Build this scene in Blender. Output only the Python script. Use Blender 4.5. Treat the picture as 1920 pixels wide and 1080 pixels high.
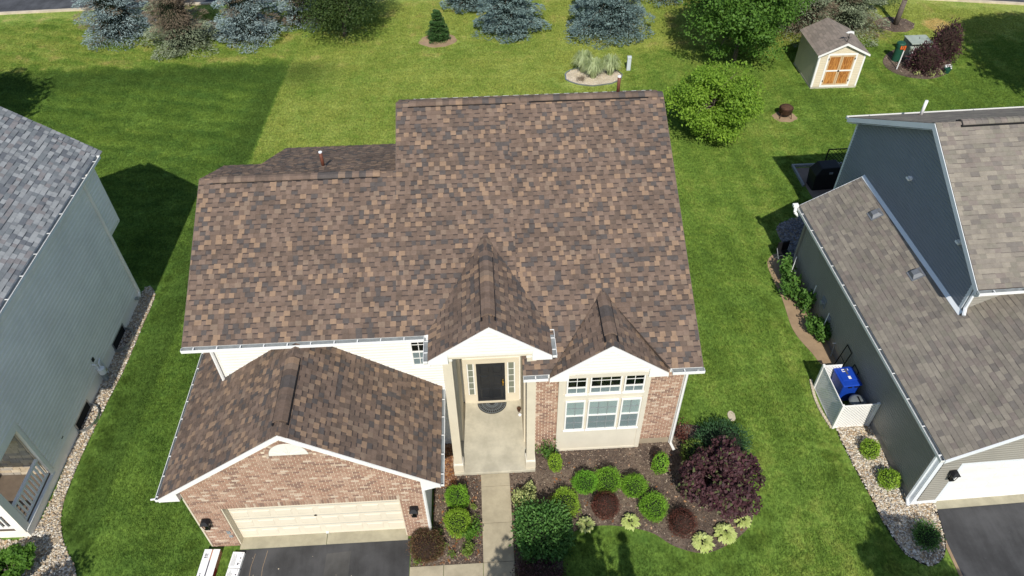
import bpy, bmesh, math, random
import numpy as np
from mathutils import Vector, Matrix
random.seed(7); rng = np.random.default_rng(11)
for o in list(bpy.data.objects): bpy.data.objects.remove(o)
S = bpy.context.scene; COL = S.collection
R = math.radians
# ------------------------------------------------------------------ camera
CAM = Vector((8.415, -10.624, 20.546))
cam = bpy.data.cameras.new('camera'); co = bpy.data.objects.new('camera', cam); COL.objects.link(co)
PITCH, YAW, ROLL = 0.778, 0.043, -0.016
f = Vector((math.sin(YAW)*math.cos(PITCH), math.cos(YAW)*math.cos(PITCH), -math.sin(PITCH)))
r = Vector((math.cos(YAW), -math.sin(YAW), 0)); u = r.cross(f)
r2 = math.cos(ROLL)*r + math.sin(ROLL)*u; u2 = -math.sin(ROLL)*r + math.cos(ROLL)*u
co.matrix_world = Matrix(((r2.x, u2.x, -f.x, CAM.x), (r2.y, u2.y, -f.y, CAM.y), (r2.z, u2.z, -f.z, CAM.z), (0, 0, 0, 1)))
cam.sensor_width = 36; cam.lens = 1390.2/1920*36; cam.clip_end = 600
S.camera = co
# ------------------------------------------------------------------ world, sun, exposure
SUN_EL, SUN_AZ = R(45.5), R(182.2)          # azimuth clockwise from +Y: the sun stands behind the camera
w = bpy.data.worlds.new('World'); S.world = w; w.use_nodes = True
nt = w.node_tree; nt.nodes.clear()
sky = nt.nodes.new('ShaderNodeTexSky'); sky.sky_type = 'NISHITA'; sky.sun_disc = False
sky.sun_elevation = SUN_EL; sky.sun_rotation = SUN_AZ; sky.air_density = 1.0; sky.dust_density = 0.6
bg = nt.nodes.new('ShaderNodeBackground'); bg.inputs[1].default_value = 0.118
out = nt.nodes.new('ShaderNodeOutputWorld')
nt.links.new(sky.outputs[0], bg.inputs[0]); nt.links.new(bg.outputs[0], out.inputs[0])
sl = bpy.data.lights.new('sun', 'SUN'); sl.energy = 4.4; sl.angle = R(0.55); sl.color = (1.0, 0.95, 0.86)
so = bpy.data.objects.new('sun', sl); COL.objects.link(so)
sd = Vector((math.sin(SUN_AZ)*math.cos(SUN_EL), math.cos(SUN_AZ)*math.cos(SUN_EL), math.sin(SUN_EL)))
so.rotation_euler = sd.to_track_quat('Z', 'Y').to_euler(); so.location = (0, -30, 40)
S.view_settings.view_transform = 'Standard'; S.view_settings.look = 'None'
S.view_settings.gamma = 1; S.view_settings.exposure = 0.13
try: S.view_settings.use_curve_mapping = False
except Exception: pass
S.render.engine = 'CYCLES'; S.cycles.max_bounces = 6; S.cycles.transparent_max_bounces = 8

# ------------------------------------------------------------------ materials
class NT:
    def __init__(s, m):
        m.use_nodes = True; s.t = m.node_tree; s.t.nodes.clear()
        s.out = s.n('ShaderNodeOutputMaterial')
    def n(s, t, **k):
        a = s.t.nodes.new(t)
        for q, v in k.items(): setattr(a, q, v)
        return a
    def l(s, a, b): s.t.links.new(a, b)
    def set(s, sock, v):
        if hasattr(v, 'node'): s.l(v, sock)
        elif isinstance(v, (tuple, list)) and len(v) == 3 and sock.type == 'RGBA': sock.default_value = (*v, 1)
        else: sock.default_value = v
    def pos(s): return s.n('ShaderNodeNewGeometry').outputs['Position']
    def scale(s, vec, xyz):
        a = s.n('ShaderNodeVectorMath', operation='MULTIPLY'); s.l(vec, a.inputs[0]); a.inputs[1].default_value = xyz
        return a.outputs[0]
    def noise(s, vec, sc, det=3, ro=.6, dist=0.):
        a = s.n('ShaderNodeTexNoise'); s.l(vec, a.inputs['Vector']); a.inputs['Scale'].default_value = sc
        a.inputs['Detail'].default_value = det; a.inputs['Roughness'].default_value = ro; a.inputs['Distortion'].default_value = dist
        return a.outputs['Fac']
    def m(s, op, a, b=0., c=0.):
        x = s.n('ShaderNodeMath', operation=op)
        s.set(x.inputs[0], a); s.set(x.inputs[1], b); s.set(x.inputs[2], c); return x.outputs[0]
    def rng(s, v, a, b, c=0., d=1., smooth=True):
        x = s.n('ShaderNodeMapRange'); x.interpolation_type = 'SMOOTHSTEP' if smooth else 'LINEAR'
        s.set(x.inputs[0], v)
        for i, q in enumerate((a, b, c, d)): s.set(x.inputs[i+1], q)
        return x.outputs[0]
    def mix(s, fac, a, b, mode='MIX'):
        x = s.n('ShaderNodeMix', data_type='RGBA', blend_type=mode)
        s.set(x.inputs[0], fac); s.set(x.inputs[6], a); s.set(x.inputs[7], b); return x.outputs[2]
    def bsdf(s, col, rough=.8, spec=.3, metal=0., bump=None, bstr=.3, bdist=.01):
        b = s.n('ShaderNodeBsdfPrincipled'); s.set(b.inputs['Base Color'], col); s.set(b.inputs['Roughness'], rough)
        b.inputs['Metallic'].default_value = metal; b.inputs['Specular IOR Level'].default_value = spec
        if bump is not None:
            q = s.n('ShaderNodeBump'); q.inputs['Strength'].default_value = bstr; q.inputs['Distance'].default_value = bdist
            s.l(bump, q.inputs['Height']); s.l(q.outputs[0], b.inputs['Normal'])
        return b
    def done(s, sh): s.l(sh, s.out.inputs[0])
MATS = {}
def c_(c, k): return tuple(min(1, x*k) for x in c)
def plain(name, col, rough=.7, var=.12, sc=6., spec=.3, metal=0., bump=0., fine=60.):
    if name in MATS: return MATS[name]
    m = bpy.data.materials.new(name); t = NT(m); p = t.pos()
    n1 = t.noise(p, sc, 4); n2 = t.noise(p, fine, 2)
    k = t.m('ADD', t.m('MULTIPLY', n1, .65), t.m('MULTIPLY', n2, .35))
    c = t.mix(t.rng(k, .3, .7), c_(col, 1-var), c_(col, 1+var))
    b = t.bsdf(c, rough, spec, metal, n2 if bump else None, bump, .01)
    t.done(b.outputs[0]); MATS[name] = m; return m
def grain(name, col, var=.22):           # mineral granules of a shingle, faces of a brick
    if name in MATS: return MATS[name]
    m = bpy.data.materials.new(name); t = NT(m); p = t.pos()
    n1 = t.noise(p, 90, 2); n2 = t.noise(p, 1.1, 4); n3 = t.noise(p, 7, 3)
    k = t.m('ADD', t.m('ADD', t.m('MULTIPLY', n1, .4), t.m('MULTIPLY', n2, .3)), t.m('MULTIPLY', n3, .3))
    c = t.mix(t.rng(k, .32, .68), c_(col, 1-var), c_(col, 1+var))
    t.done(t.bsdf(c, .92, .15, bump=n1, bstr=.35, bdist=.004).outputs[0]); MATS[name] = m; return m
def foliage(name, ca, cb, trans=.25, rough=.6, cc=None):
    if name in MATS: return MATS[name]
    m = bpy.data.materials.new(name); t = NT(m); g = t.n('ShaderNodeNewGeometry'); p = g.outputs['Position']
    ri = g.outputs['Random Per Island']; n = t.noise(p, 1.6, 3)
    k = t.m('ADD', t.m('MULTIPLY', ri, .6), t.m('MULTIPLY', t.rng(n, .3, .7), .4))
    c = t.mix(k, ca, cb)
    if cc is not None: c = t.mix(t.rng(ri, .86, .9), c, cc)
    b = t.bsdf(c, rough, .25); tr = t.n('ShaderNodeBsdfTranslucent'); t.l(t.mix(.5, c, c_(cb, 1.5)), tr.inputs[0])
    mx = t.n('ShaderNodeMixShader'); mx.inputs[0].default_value = trans
    t.l(b.outputs[0], mx.inputs[1]); t.l(tr.outputs[0], mx.inputs[2]); t.done(mx.outputs[0]); MATS[name] = m; return m
def lawn_colour(t):
    p = t.pos(); sx = t.n('ShaderNodeSeparateXYZ'); t.l(p, sx.inputs[0]); X, Y = sx.outputs[0], sx.outputs[1]
    p2 = t.scale(p, (1, 1, 0))
    n_big = t.noise(p2, .16, 3, .55); n_mid = t.noise(p2, .75, 4, .6); n_sm = t.noise(p2, 3.2, 4, .65); n_f = t.noise(t.scale(p2, (1, .35, 0)), 16, 3, .7)
    n_st = t.noise(t.scale(p2, (.5, 3.4, 0)), 1.4, 3, .6); n_q = t.noise(p2, 8.5, 3, .7)
    # warped coordinates so that zones do not end on a ruler's edge
    Xw = t.m('ADD', X, t.m('MULTIPLY', t.m('SUBTRACT', n_mid, .5), 1.0)); Yw = t.m('ADD', Y, t.m('MULTIPLY', t.m('SUBTRACT', n_mid, .5), 1.8))
    deep = (.072, .138, .026); mid = (.146, .230, .042); yel = (.272, .318, .078); dry = (.40, .33, .14); dk = (.052, .098, .020)
    # how yellow a place is: back centre strip and far bank yellow, side strips deep green
    xm = t.m('ADD', X, t.m('MULTIPLY', t.m('SUBTRACT', Y, 28.6), -.042))
    xm = t.m('ADD', xm, t.m('MULTIPLY', t.m('SUBTRACT', n_sm, .5), .22))
    centre = t.m('MULTIPLY', t.rng(xm, -2.52, -2.32), t.rng(Xw, 19.0, 13.5))
    centre = t.m('MULTIPLY', centre, t.rng(Yw, 15, 18))
    bank = t.rng(Yw, 28.4, 30.4)
    right = t.m('MULTIPLY', t.rng(Xw, 12.5, 15.0), .34)
    wedge = t.m('MULTIPLY', t.m('MULTIPLY', t.rng(xm, -4.4, -3.0), t.rng(xm, -2.4, -2.62)), t.rng(Yw, 29.2, 27.5))
    wedge = t.m('MAXIMUM', wedge, t.m('MULTIPLY', t.m('MULTIPLY', t.rng(Yw, 26.2, 28.2), t.rng(Yw, 29.9, 28.9)), t.rng(X, 1.5, -1.5)))
    k = t.m('ADD', t.m('MULTIPLY', t.m('MAXIMUM', centre, t.m('MULTIPLY', bank, .85)), .74), right)
    k = t.m('ADD', k, t.m('MULTIPLY', t.m('SUBTRACT', n_mid, .5), .95)); k = t.m('ADD', k, t.m('MULTIPLY', t.m('SUBTRACT', n_big, .5), 1.15))
    k = t.m('ADD', k, t.m('MULTIPLY', t.m('SUBTRACT', n_sm, .5), 1.0)); k = t.m('ADD', k, t.m('MULTIPLY', t.m('SUBTRACT', n_st, .5), .35))
    st1 = t.m('MULTIPLY', t.m('SINE', t.m('MULTIPLY', t.m('ADD', Xw, t.m('MULTIPLY', Y, .03)), 5.6)), t.m('MULTIPLY', t.rng(X, 13.5, 15.), .07))
    st2 = t.m('MULTIPLY', t.m('SINE', t.m('MULTIPLY', t.m('ADD', t.m('MULTIPLY', X, .35), Yw), 5.2)), t.m('MULTIPLY', t.rng(X, -2.5, -3.5), t.m('MULTIPLY', t.rng(Y, 12, 14), .15)))
    k = t.m('ADD', k, t.m('ADD', st1, st2))
    c = t.mix(t.rng(k, -.28, .42, smooth=False), deep, mid); c = t.mix(t.rng(k, .35, .95, smooth=False), c, yel)
    c = t.mix(t.m('MULTIPLY', wedge, .62), c, dk)
    dryf = t.m('MULTIPLY', bank, t.rng(n_mid, .54, .72)); c = t.mix(t.m('MULTIPLY', dryf, .6), c, dry)
    c = t.mix(t.m('MULTIPLY', t.rng(n_q, .35, .72), .5), c, c_(deep, 1.1), 'MIX') if False else c
    # a patch of bare straw on the far lawn
    dx = t.m('SUBTRACT', X, 36.4); dy = t.m('SUBTRACT', Y, 31.2)
    d = t.m('ADD', t.m('ADD', t.m('MULTIPLY', dx, dx), t.m('MULTIPLY', t.m('MULTIPLY', dy, dy), .8)), t.m('MULTIPLY', t.m('SUBTRACT', n_sm, .5), 1.2))
    c = t.mix(t.m('MULTIPLY', t.rng(d, 1.1, .35), .85), c, (.5, .37, .17))
    v = t.m('ADD', t.m('MULTIPLY', n_f, .5), t.m('MULTIPLY', n_q, .5))
    c = t.mix(1.0, c, t.mix(t.rng(v, .3, .7, 0, 1), (.52, .55, .5), (1.42, 1.4, 1.32)), 'MULTIPLY')
    return c, n_f, n_q
def lawn_mat():
    m = bpy.data.materials.new('lawn_soil_and_turf'); t = NT(m); c, nf, nq = lawn_colour(t)
    t.done(t.bsdf(c, .95, .1, bump=nf, bstr=.8, bdist=.03).outputs[0]); return m
def blade_mat():
    m = bpy.data.materials.new('grass_blade'); t = NT(m); c, nf, nq = lawn_colour(t)
    ri = t.n('ShaderNodeNewGeometry').outputs['Random Per Island']; c = t.mix(1.0, c, t.mix(ri, (.75, .8, .75), (1.7, 1.6, 1.45)), 'MULTIPLY'); b = t.bsdf(c, .75, .2); tr = t.n('ShaderNodeBsdfTranslucent'); t.l(c, tr.inputs[0])
    mx = t.n('ShaderNodeMixShader'); mx.inputs[0].default_value = .3
    t.l(b.outputs[0], mx.inputs[1]); t.l(tr.outputs[0], mx.inputs[2]); t.done(mx.outputs[0]); return m
def asphalt(name, col):
    m = bpy.data.materials.new(name); t = NT(m); p = t.pos()
    n1 = t.noise(p, .9, 4); n2 = t.noise(p, 120, 2); n3 = t.noise(p, 5, 5, .7)
    n4 = t.noise(t.scale(p, (1, .12, 1)), 2.2, 4); n1 = t.m('ADD', t.m('MULTIPLY', n1, .6), t.m('MULTIPLY', n4, .4)); c = t.mix(t.rng(n1, .32, .7), c_(col, .68), c_(col, 1.6)); c = t.mix(t.m('MULTIPLY', t.rng(n3, .62, .8), .5), c, c_(col, 2.4))
    c = t.mix(t.m('MULTIPLY', t.rng(n2, .6, .75), .35), c, c_(col, 3)); t.done(t.bsdf(c, .85, .3, bump=n2, bstr=.5, bdist=.004).outputs[0]); return m
def concrete(name, col):
    m = bpy.data.materials.new(name); t = NT(m); p = t.pos()
    n1 = t.noise(p, 1.7, 5, .65); n2 = t.noise(p, 70, 2); n3 = t.noise(p, 14, 3)
    c = t.mix(t.rng(n1, .3, .72), c_(col, .8), c_(col, 1.1)); c = t.mix(t.m('MULTIPLY', t.rng(n2, .62, .78), .4), c, c_(col, .5))
    c = t.mix(t.m('MULTIPLY', t.rng(n3, .58, .75), .25), c, c_(col, .65)); t.done(t.bsdf(c, .9, .2, bump=n2, bstr=.4, bdist=.004).outputs[0]); return m
def mulch_mat():
    m = bpy.data.materials.new('bark_mulch_bed'); t = NT(m); p = t.pos()
    n1 = t.noise(p, 1.0, 4); n2 = t.noise(p, 38, 3, .7); n3 = t.noise(p, 9, 4, .7)
    c = t.mix(t.rng(n1, .38, .66), (.095, .072, .060), (.20, .152, .115)); c = t.mix(t.rng(n2, .45, .75), c, (.27, .205, .16)); c = t.mix(t.rng(n3, .3, .5, .6, 0), c, (.035, .025, .02))
    t.done(t.bsdf(c, .95, .1, bump=n2, bstr=1, bdist=.04).outputs[0]); return m
def pick_island(name, cols, rough=.9, spec=.15):
    m = bpy.data.materials.new(name); t = NT(m); ri = t.n('ShaderNodeNewGeometry').outputs['Random Per Island']
    rp = t.n('ShaderNodeValToRGB'); rp.color_ramp.interpolation = 'CONSTANT'; t.l(ri, rp.inputs[0])
    e = rp.color_ramp.elements
    while len(e) < len(cols): e.new(.5)
    for i, cc in enumerate(cols): e[i].position = i/len(cols); e[i].color = (*cc, 1)
    n = t.noise(t.pos(), 50, 2); c = t.mix(t.rng(n, .3, .7), c_((1, 1, 1), .8), (1, 1, 1)); c = t.mix(1.0, rp.outputs[0], c, 'MULTIPLY')
    t.done(t.bsdf(c, rough, spec).outputs[0]); return m
def glass_mat(name, col, alpha):
    m = bpy.data.materials.new(name); t = NT(m); b = t.bsdf(col, .04, .6); b.inputs['Alpha'].default_value = alpha; t.done(b.outputs[0]); return m
def plywood():
    m = bpy.data.materials.new('stained_plywood'); t = NT(m); p = t.scale(t.pos(), (9, 9, 1.3))
    n = t.noise(p, 1.4, 5, .6, 1.6); n2 = t.noise(p, 6, 3)
    c = t.mix(t.rng(n, .36, .6), (.2, .062, .012), (.52, .235, .06)); c = t.mix(t.m('MULTIPLY', t.rng(n2, .5, .7), .3), c, (.6, .33, .12))
    t.done(t.bsdf(c, .7, .25).outputs[0]); return m
def lit_panel(name, col): return plain(name, col, .55, .04, 2.5)
M = dict(
    white=plain('white_vinyl_trim', (.80, .79, .76), .5, .05, 2), cream=plain('cream_painted_trim', (.64, .575, .45), .6, .06, 2),
    cream2=plain('cream_vinyl_siding', (.75, .735, .68), .55, .05, 2), bayc=plain('beige_painted_panel', (.64, .59, .49), .65, .05, 2), door=plain('almond_garage_door', (.71, .64, .515), .5, .04, 1.5),
    black=plain('charcoal_door_paint', (.016, .018, .022), .35, .2, 4), brass=plain('brass', (.5, .33, .08), .3, .1, 10, .5, 1.0),
    iron=plain('black_iron', (.012, .012, .014), .5, .2, 8), dark=plain('dark_interior', (.012, .013, .012), .9, .3, 3),
    gut=plain('gutter_inside_grey', (.24, .26, .27), .55, .2, 8), gwhite=plain('white_gutter_enamel', (.78, .78, .76), .4, .05, 3),
    mortar=plain('pale_mortar', (.66, .555, .43), .95, .12, 10), felt=plain('roof_deck_edge', (.135, .105, .088), .9, .2, 6),
    conc=concrete('sandy_concrete', (.42, .365, .26)), apron=concrete('apron_concrete', (.36, .33, .24)), conc2=concrete('porch_concrete', (.50, .465, .37)), found=concrete('foundation_concrete', (.36, .30, .22)),
    asp=asphalt('driveway_asphalt', (.046, .046, .048)), road=asphalt('street_asphalt', (.06, .062, .068)),
    copper=plain('rusty_vent_pipe', (.14, .05, .03), .6, .2, 20), pvc=plain('white_pvc', (.78, .78, .78), .4, .04, 5),
    bark=plain('tree_bark', (.14, .115, .095), .95, .35, 14, bump=.8), twig=plain('dry_twig', (.20, .16, .12), .95, .3, 14),
    lside=plain('pale_grey_siding', (.92, .87, .78), .55, .09, .8), rside=plain('taupe_siding', (.28, .265, .23), .5, .09, .8), rside_shade=plain('shade_toned_siding', (.205, .225, .255), .5, .05, 1.2),  # last one: taupe siding with the gable wall's shade put into its colour
    rtrim=plain('white_blue_trim', (.72, .75, .78), .4, .04, 2), slate=plain('grey_metal_vent', (.22, .23, .25), .45, .1, 10, .4, .4),
    blue=plain('blue_cart_plastic', (.008, .05, .36), .45, .1, 3, .4), greyp=plain('grey_can_plastic', (.16, .18, .19), .5, .1, 4), mat=plain('rubber_mat', (.038, .036, .034), .9, .3, 20),
    ply=plywood(), frame_wood=plain('raw_pine_frame', (.56, .40, .23), .75, .12, 7), shedside=plain('beige_shed_siding', (.62, .545, .40), .6, .05, 3),
    shedroof=grain('weathered_shed_shingle', (.25, .21, .18), .2), rust=plain('rusty_steel', (.075, .038, .022), .85, .5, 12, bump=.6), green=plain('green_utility_plastic', (.015, .075, .045), .5, .15, 5), teal=plain('pale_green_metal', (.33, .38, .33), .5, .12, 4),
    orange=plain('orange_marker', (.65, .12, .02), .6, .1, 5), lawn=lawn_mat(), mulch=mulch_mat(), stonebed=concrete('gravel_base', (.33, .27, .20)),
    boxw=plain('white_carton', (.82, .82, .82), .6, .04, 4), boxr=plain('brown_carton_side', (.42, .2, .12), .8, .15, 5), ink=plain('printed_ink', (.08, .08, .10), .7, .1, 8), wrap=plain('grey_printed_wrap', (.55, .58, .62), .45, .15, 26), red=plain('red_cloth', (.2, .012, .015), .8, .2, 8),
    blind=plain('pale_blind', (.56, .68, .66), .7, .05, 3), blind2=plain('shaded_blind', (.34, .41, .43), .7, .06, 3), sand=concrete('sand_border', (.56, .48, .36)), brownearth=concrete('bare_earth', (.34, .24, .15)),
    steel=plain('galvanised_steel', (.42, .44, .45), .35, .12, 10, .5, .8), steelp=plain('pale_grey_plastic', (.50, .55, .57), .5, .06, 4), ledger=plain('ledger_stone', (.42, .34, .24), .9, .2, 6),
    pane=glass_mat('window_pane', (.004, .008, .006), .62), pane_b=glass_mat('window_pane_over_blind', (.10, .15, .15), .22), pane_g=glass_mat('frosted_sidelight', (.22, .24, .19), .8))
SH = dict(
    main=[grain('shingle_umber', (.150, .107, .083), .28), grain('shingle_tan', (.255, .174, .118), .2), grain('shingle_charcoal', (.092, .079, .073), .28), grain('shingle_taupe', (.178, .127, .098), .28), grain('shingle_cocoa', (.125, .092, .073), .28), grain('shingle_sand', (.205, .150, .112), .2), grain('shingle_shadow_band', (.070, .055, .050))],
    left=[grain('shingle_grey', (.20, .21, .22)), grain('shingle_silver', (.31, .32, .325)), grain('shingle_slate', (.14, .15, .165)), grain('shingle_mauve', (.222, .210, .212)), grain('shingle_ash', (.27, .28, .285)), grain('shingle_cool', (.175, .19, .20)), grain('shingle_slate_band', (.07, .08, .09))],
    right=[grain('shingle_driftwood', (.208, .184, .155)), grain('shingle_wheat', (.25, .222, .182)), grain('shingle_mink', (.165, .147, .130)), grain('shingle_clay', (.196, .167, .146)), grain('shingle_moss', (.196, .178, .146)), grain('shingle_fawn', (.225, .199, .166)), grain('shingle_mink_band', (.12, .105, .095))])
BR = [grain('brick_red', (.345, .218, .158), .2), grain('brick_rose', (.405, .275, .205), .2), grain('brick_pale', (.50, .385, .295), .15), grain('brick_brown', (.255, .165, .128), .2), grain('brick_whitewashed', (.54, .44, .35), .12), grain('brick_orange', (.36, .225, .165), .2)]

# ------------------------------------------------------------------ mesh helpers
def put(o, parent=None):
    COL.objects.link(o)
    if parent is not None: o.parent = parent
    return o
def tag(o, label=None, cat=None, group=None, kind=None):
    if label: o['label'] = label
    if cat: o['category'] = cat
    if group: o['group'] = group
    if kind: o['kind'] = kind
    return o
def thing(name, label, cat, loc=(0, 0, 0), rz=0., group=None):
    o = bpy.data.objects.new(name, None); COL.objects.link(o); o.location = loc; o.rotation_euler = (0, 0, rz); o.empty_display_size = .2
    return tag(o, label, cat, group)
class MB:
    def __init__(s): s.v = []; s.f = []; s.m = []
    def add(s, vs, fs, mi=0):
        b = len(s.v); s.v += [tuple(x) for x in vs]; s.f += [tuple(i+b for i in q) for q in fs]; s.m += [mi]*len(fs); return s
    def obox(s, o, a, b, c, mi=0):
        o, a, b, c = map(Vector, (o, a, b, c)); vs = [o, o+a, o+a+b, o+b, o+c, o+a+c, o+a+b+c, o+b+c]
        fs = [(0, 3, 2, 1), (4, 5, 6, 7), (0, 1, 5, 4), (1, 2, 6, 5), (2, 3, 7, 6), (3, 0, 4, 7)]
        if a.cross(b).dot(c) < 0: fs = [q[::-1] for q in fs]
        return s.add(vs, fs, mi)
    def box(s, p, q, mi=0):
        p = Vector(p); q = Vector(q); lo = Vector(map(min, p, q)); d = Vector(map(max, p, q))-lo
        return s.obox(lo, (d.x, 0, 0), (0, d.y, 0), (0, 0, d.z), mi)
    def prism(s, poly, ext, mi=0):
        ext = Vector(ext); n = len(poly); a = [Vector(p) for p in poly]; nn = Vector((0, 0, 0))
        for i in range(n): nn += a[i].cross(a[(i+1) % n])
        if nn.dot(ext) < 0: a = a[::-1]
        fs = [tuple(range(n))[::-1], tuple(range(n, 2*n))]+[(i, (i+1) % n, (i+1) % n+n, i+n) for i in range(n)]
        return s.add(a+[p+ext for p in a], fs, mi)
    def tube(s, p, q, r0, r1=None, n=8, mi=0, caps=True):
        p = Vector(p); q = Vector(q); r1 = r0 if r1 is None else r1; d = (q-p).normalized()
        a = d.orthogonal().normalized(); b = d.cross(a); vs = []
        for c, rr in ((p, r0), (q, r1)):
            for i in range(n): t = 2*math.pi*i/n; vs.append(c+a*math.cos(t)*rr+b*math.sin(t)*rr)
        fs = [(i, (i+1) % n, (i+1) % n+n, i+n) for i in range(n)]
        if caps: fs += [tuple(range(n))[::-1], tuple(range(n, 2*n))]
        return s.add(vs, fs, mi)
    def path(s, pts, r0, n=8, mi=0, r1=None):
        r1 = r0 if r1 is None else r1; k = len(pts)-1
        for i in range(k): s.tube(pts[i], pts[i+1], r0+(r1-r0)*i/k, r0+(r1-r0)*(i+1)/k, n, mi)
        return s
    def lathe(s, c, prof, n=16, mi=0):
        c = Vector(c); vs = []; k = len(prof)
        for rr, zz in prof:
            for i in range(n): t = 2*math.pi*i/n; vs.append(c+Vector((rr*math.cos(t), rr*math.sin(t), zz)))
        fs = [(j*n+i, j*n+(i+1) % n, (j+1)*n+(i+1) % n, (j+1)*n+i) for j in range(k-1) for i in range(n)]
        fs += [tuple(range(n))[::-1], tuple(range((k-1)*n, k*n))]
        return s.add(vs, fs, mi)
    def build(s, name, mats, parent=None, smooth=False, bevel=0.):
        if not isinstance(mats, (list, tuple)): mats = [mats]
        me = bpy.data.meshes.new(name); me.from_pydata(s.v, [], s.f)
        for m in mats: me.materials.append(m)
        if len(mats) > 1: me.polygons.foreach_set('material_index', s.m)
        if smooth: me.polygons.foreach_set('use_smooth', [True]*len(me.polygons))
        me.update(); o = put(bpy.data.objects.new(name, me), parent)
        if bevel:
            b = o.modifiers.new('bevel', 'BEVEL'); b.width = bevel; b.segments = 2; b.limit_method = 'ANGLE'
        return o
def clip(poly, a, b, c):            # keep a*u+b*v <= c
    outp = []; n = len(poly)
    for i in range(n):
        p, q = poly[i], poly[(i+1) % n]; dp = a*p[0]+b*p[1]-c; dq = a*q[0]+b*q[1]-c
        if dp <= 0: outp.append(p)
        if dp*dq < 0:
            t = dp/(dp-dq); outp.append((p[0]+(q[0]-p[0])*t, p[1]+(q[1]-p[1])*t))
    return outp
def clip_convex(poly, region):
    ar = sum(region[i][0]*region[(i+1) % len(region)][1]-region[(i+1) % len(region)][0]*region[i][1] for i in range(len(region)))
    rg = region if ar > 0 else region[::-1]
    for i in range(len(rg)):
        p, q = rg[i], rg[(i+1) % len(rg)]; ex, ey = q[0]-p[0], q[1]-p[1]
        poly = clip(poly, ey, -ex, ey*p[0]-ex*p[1])
        if len(poly) < 3: return []
    return poly
def area(p): return abs(sum(p[i][0]*p[(i+1) % len(p)][1]-p[(i+1) % len(p)][0]*p[i][1] for i in range(len(p))))/2
class Pieces:
    """pieces laid in courses on a plane; the nearest become objects of their own, the rest one mesh per part"""
    def __init__(s): s.p = []
    def lay(s, parent, o, U, V, region, rowh, widths, tones, t0=.012, t1=.003, gap=0., offs=None, raised=None, band=None, skip=None, vmin=None, alt=None):
        o = Vector(o); U = Vector(U).normalized(); V = Vector(V).normalized(); N = U.cross(V)
        us = [p[0] for p in region]; vs = [p[1] for p in region]; v = min(vs) if vmin is None else vmin; row = 0
        while v < max(vs)-1e-4:
            x = min(us)-(offs(row) if offs else random.random()*.3); idx = row
            while x < max(us):
                wd = widths(row); q = [(x+gap/2, v+gap/2), (x+wd-gap/2, v+gap/2), (x+wd-gap/2, v+rowh-gap/2), (x+gap/2, v+rowh-gap/2)]
                pc = clip_convex(q, region)
                if len(pc) >= 3 and area(pc) > rowh*rowh*.05 and not (skip and skip(x+wd/2, v+rowh/2)):
                    up = (idx % 2 == 0) if alt else (random.random() < .5 if raised else False); lift = raised if up else 0.; tone = random.choices(range(len(tones)), (alt if (alt and not up) else tones))[0]
                    vv = []; n = len(pc)
                    for (a, b) in pc:
                        k = (b-v)/rowh; vv.append(o+U*a+V*b+N*((t0*(1-k)+t1*k)+lift))
                    for (a, b) in pc: vv.append(o+U*a+V*b-N*.001)
                    fs = [tuple(range(n))]+[(i, i+n, (i+1) % n+n, (i+1) % n) for i in range(n)]; ms = [tone]*(n+1)
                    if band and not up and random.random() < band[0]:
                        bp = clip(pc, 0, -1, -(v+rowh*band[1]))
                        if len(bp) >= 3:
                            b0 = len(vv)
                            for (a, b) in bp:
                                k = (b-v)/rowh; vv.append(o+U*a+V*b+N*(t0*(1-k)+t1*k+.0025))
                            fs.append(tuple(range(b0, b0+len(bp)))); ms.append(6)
                    cen = o+U*(x+wd/2)+V*(v+rowh/2)
                    s.p.append((parent, cen, vv, fs, ms))
                x += wd; idx += 1
            v += rowh; row += 1
        return s
    def build(s, name, rest, mats, nind=300, frame=Matrix()):
        cl = frame.inverted() @ CAM
        order = sorted(range(len(s.p)), key=lambda i: (s.p[i][1]-cl).length); ind = set(order[:nind]); rests = {}
        for i, (par, cen, vv, fs, ms) in enumerate(s.p):
            if i in ind: 
                b = MB(); b.v = [tuple(q-cen) for q in vv]; b.f = fs
                used = sorted(set(ms)); b.m = [used.index(q) for q in ms]; ob = b.build(name, [mats[q] for q in used], par); ob.location = cen
            else:
                m = rests.setdefault(par, MB()); b0 = len(m.v); m.v += [tuple(q) for q in vv]; m.f += [tuple(j+b0 for j in q) for q in fs]; m.m += ms
        for par, m in rests.items(): tag(m.build(rest, mats, par), kind='stuff')
def deck(parent, name, o, U, V, region, th=.1, mat=None):
    o = Vector(o); U = Vector(U).normalized(); V = Vector(V).normalized(); N = U.cross(V)
    return MB().prism([o+U*a+V*b-N*.004 for a, b in region], N*-th).build(name, mat or M['felt'], parent)
def boards(parent, o, U, V, region, mat, h=.115, t=.022, vmin=None):
    """lap siding: one long board for each course"""
    o = Vector(o); U = Vector(U).normalized(); V = Vector(V).normalized(); N = U.cross(V)
    us = [p[0] for p in region]; vs = [p[1] for p in region]; v = min(vs) if vmin is None else vmin
    while v < max(vs)-.01:
        pc = clip_convex([(min(us)-1, v), (max(us)+1, v), (max(us)+1, v+h), (min(us)-1, v+h)], region)
        if len(pc) >= 3 and area(pc) > .004:
            b = MB(); lo_ = clip(pc, 0, 1, v+h*.66); hi_ = clip(pc, 0, -1, -(v+h*.66)); pf = lambda q: t if q <= v+h*.665 else t*(1-(q-v-h*.66)/(h*.34))+.002
            for part in (lo_, hi_):
                if len(part) >= 3:
                    n = len(part); vv = [o+U*a+V*q+N*pf(q) for a, q in part]+[o+U*a+V*q for a, q in part]; b.add(vv, [tuple(range(n))]+[(i, i+n, (i+1) % n+n, (i+1) % n) for i in range(n)])
            b.build('siding_board', mat, parent)
        v += h
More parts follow.
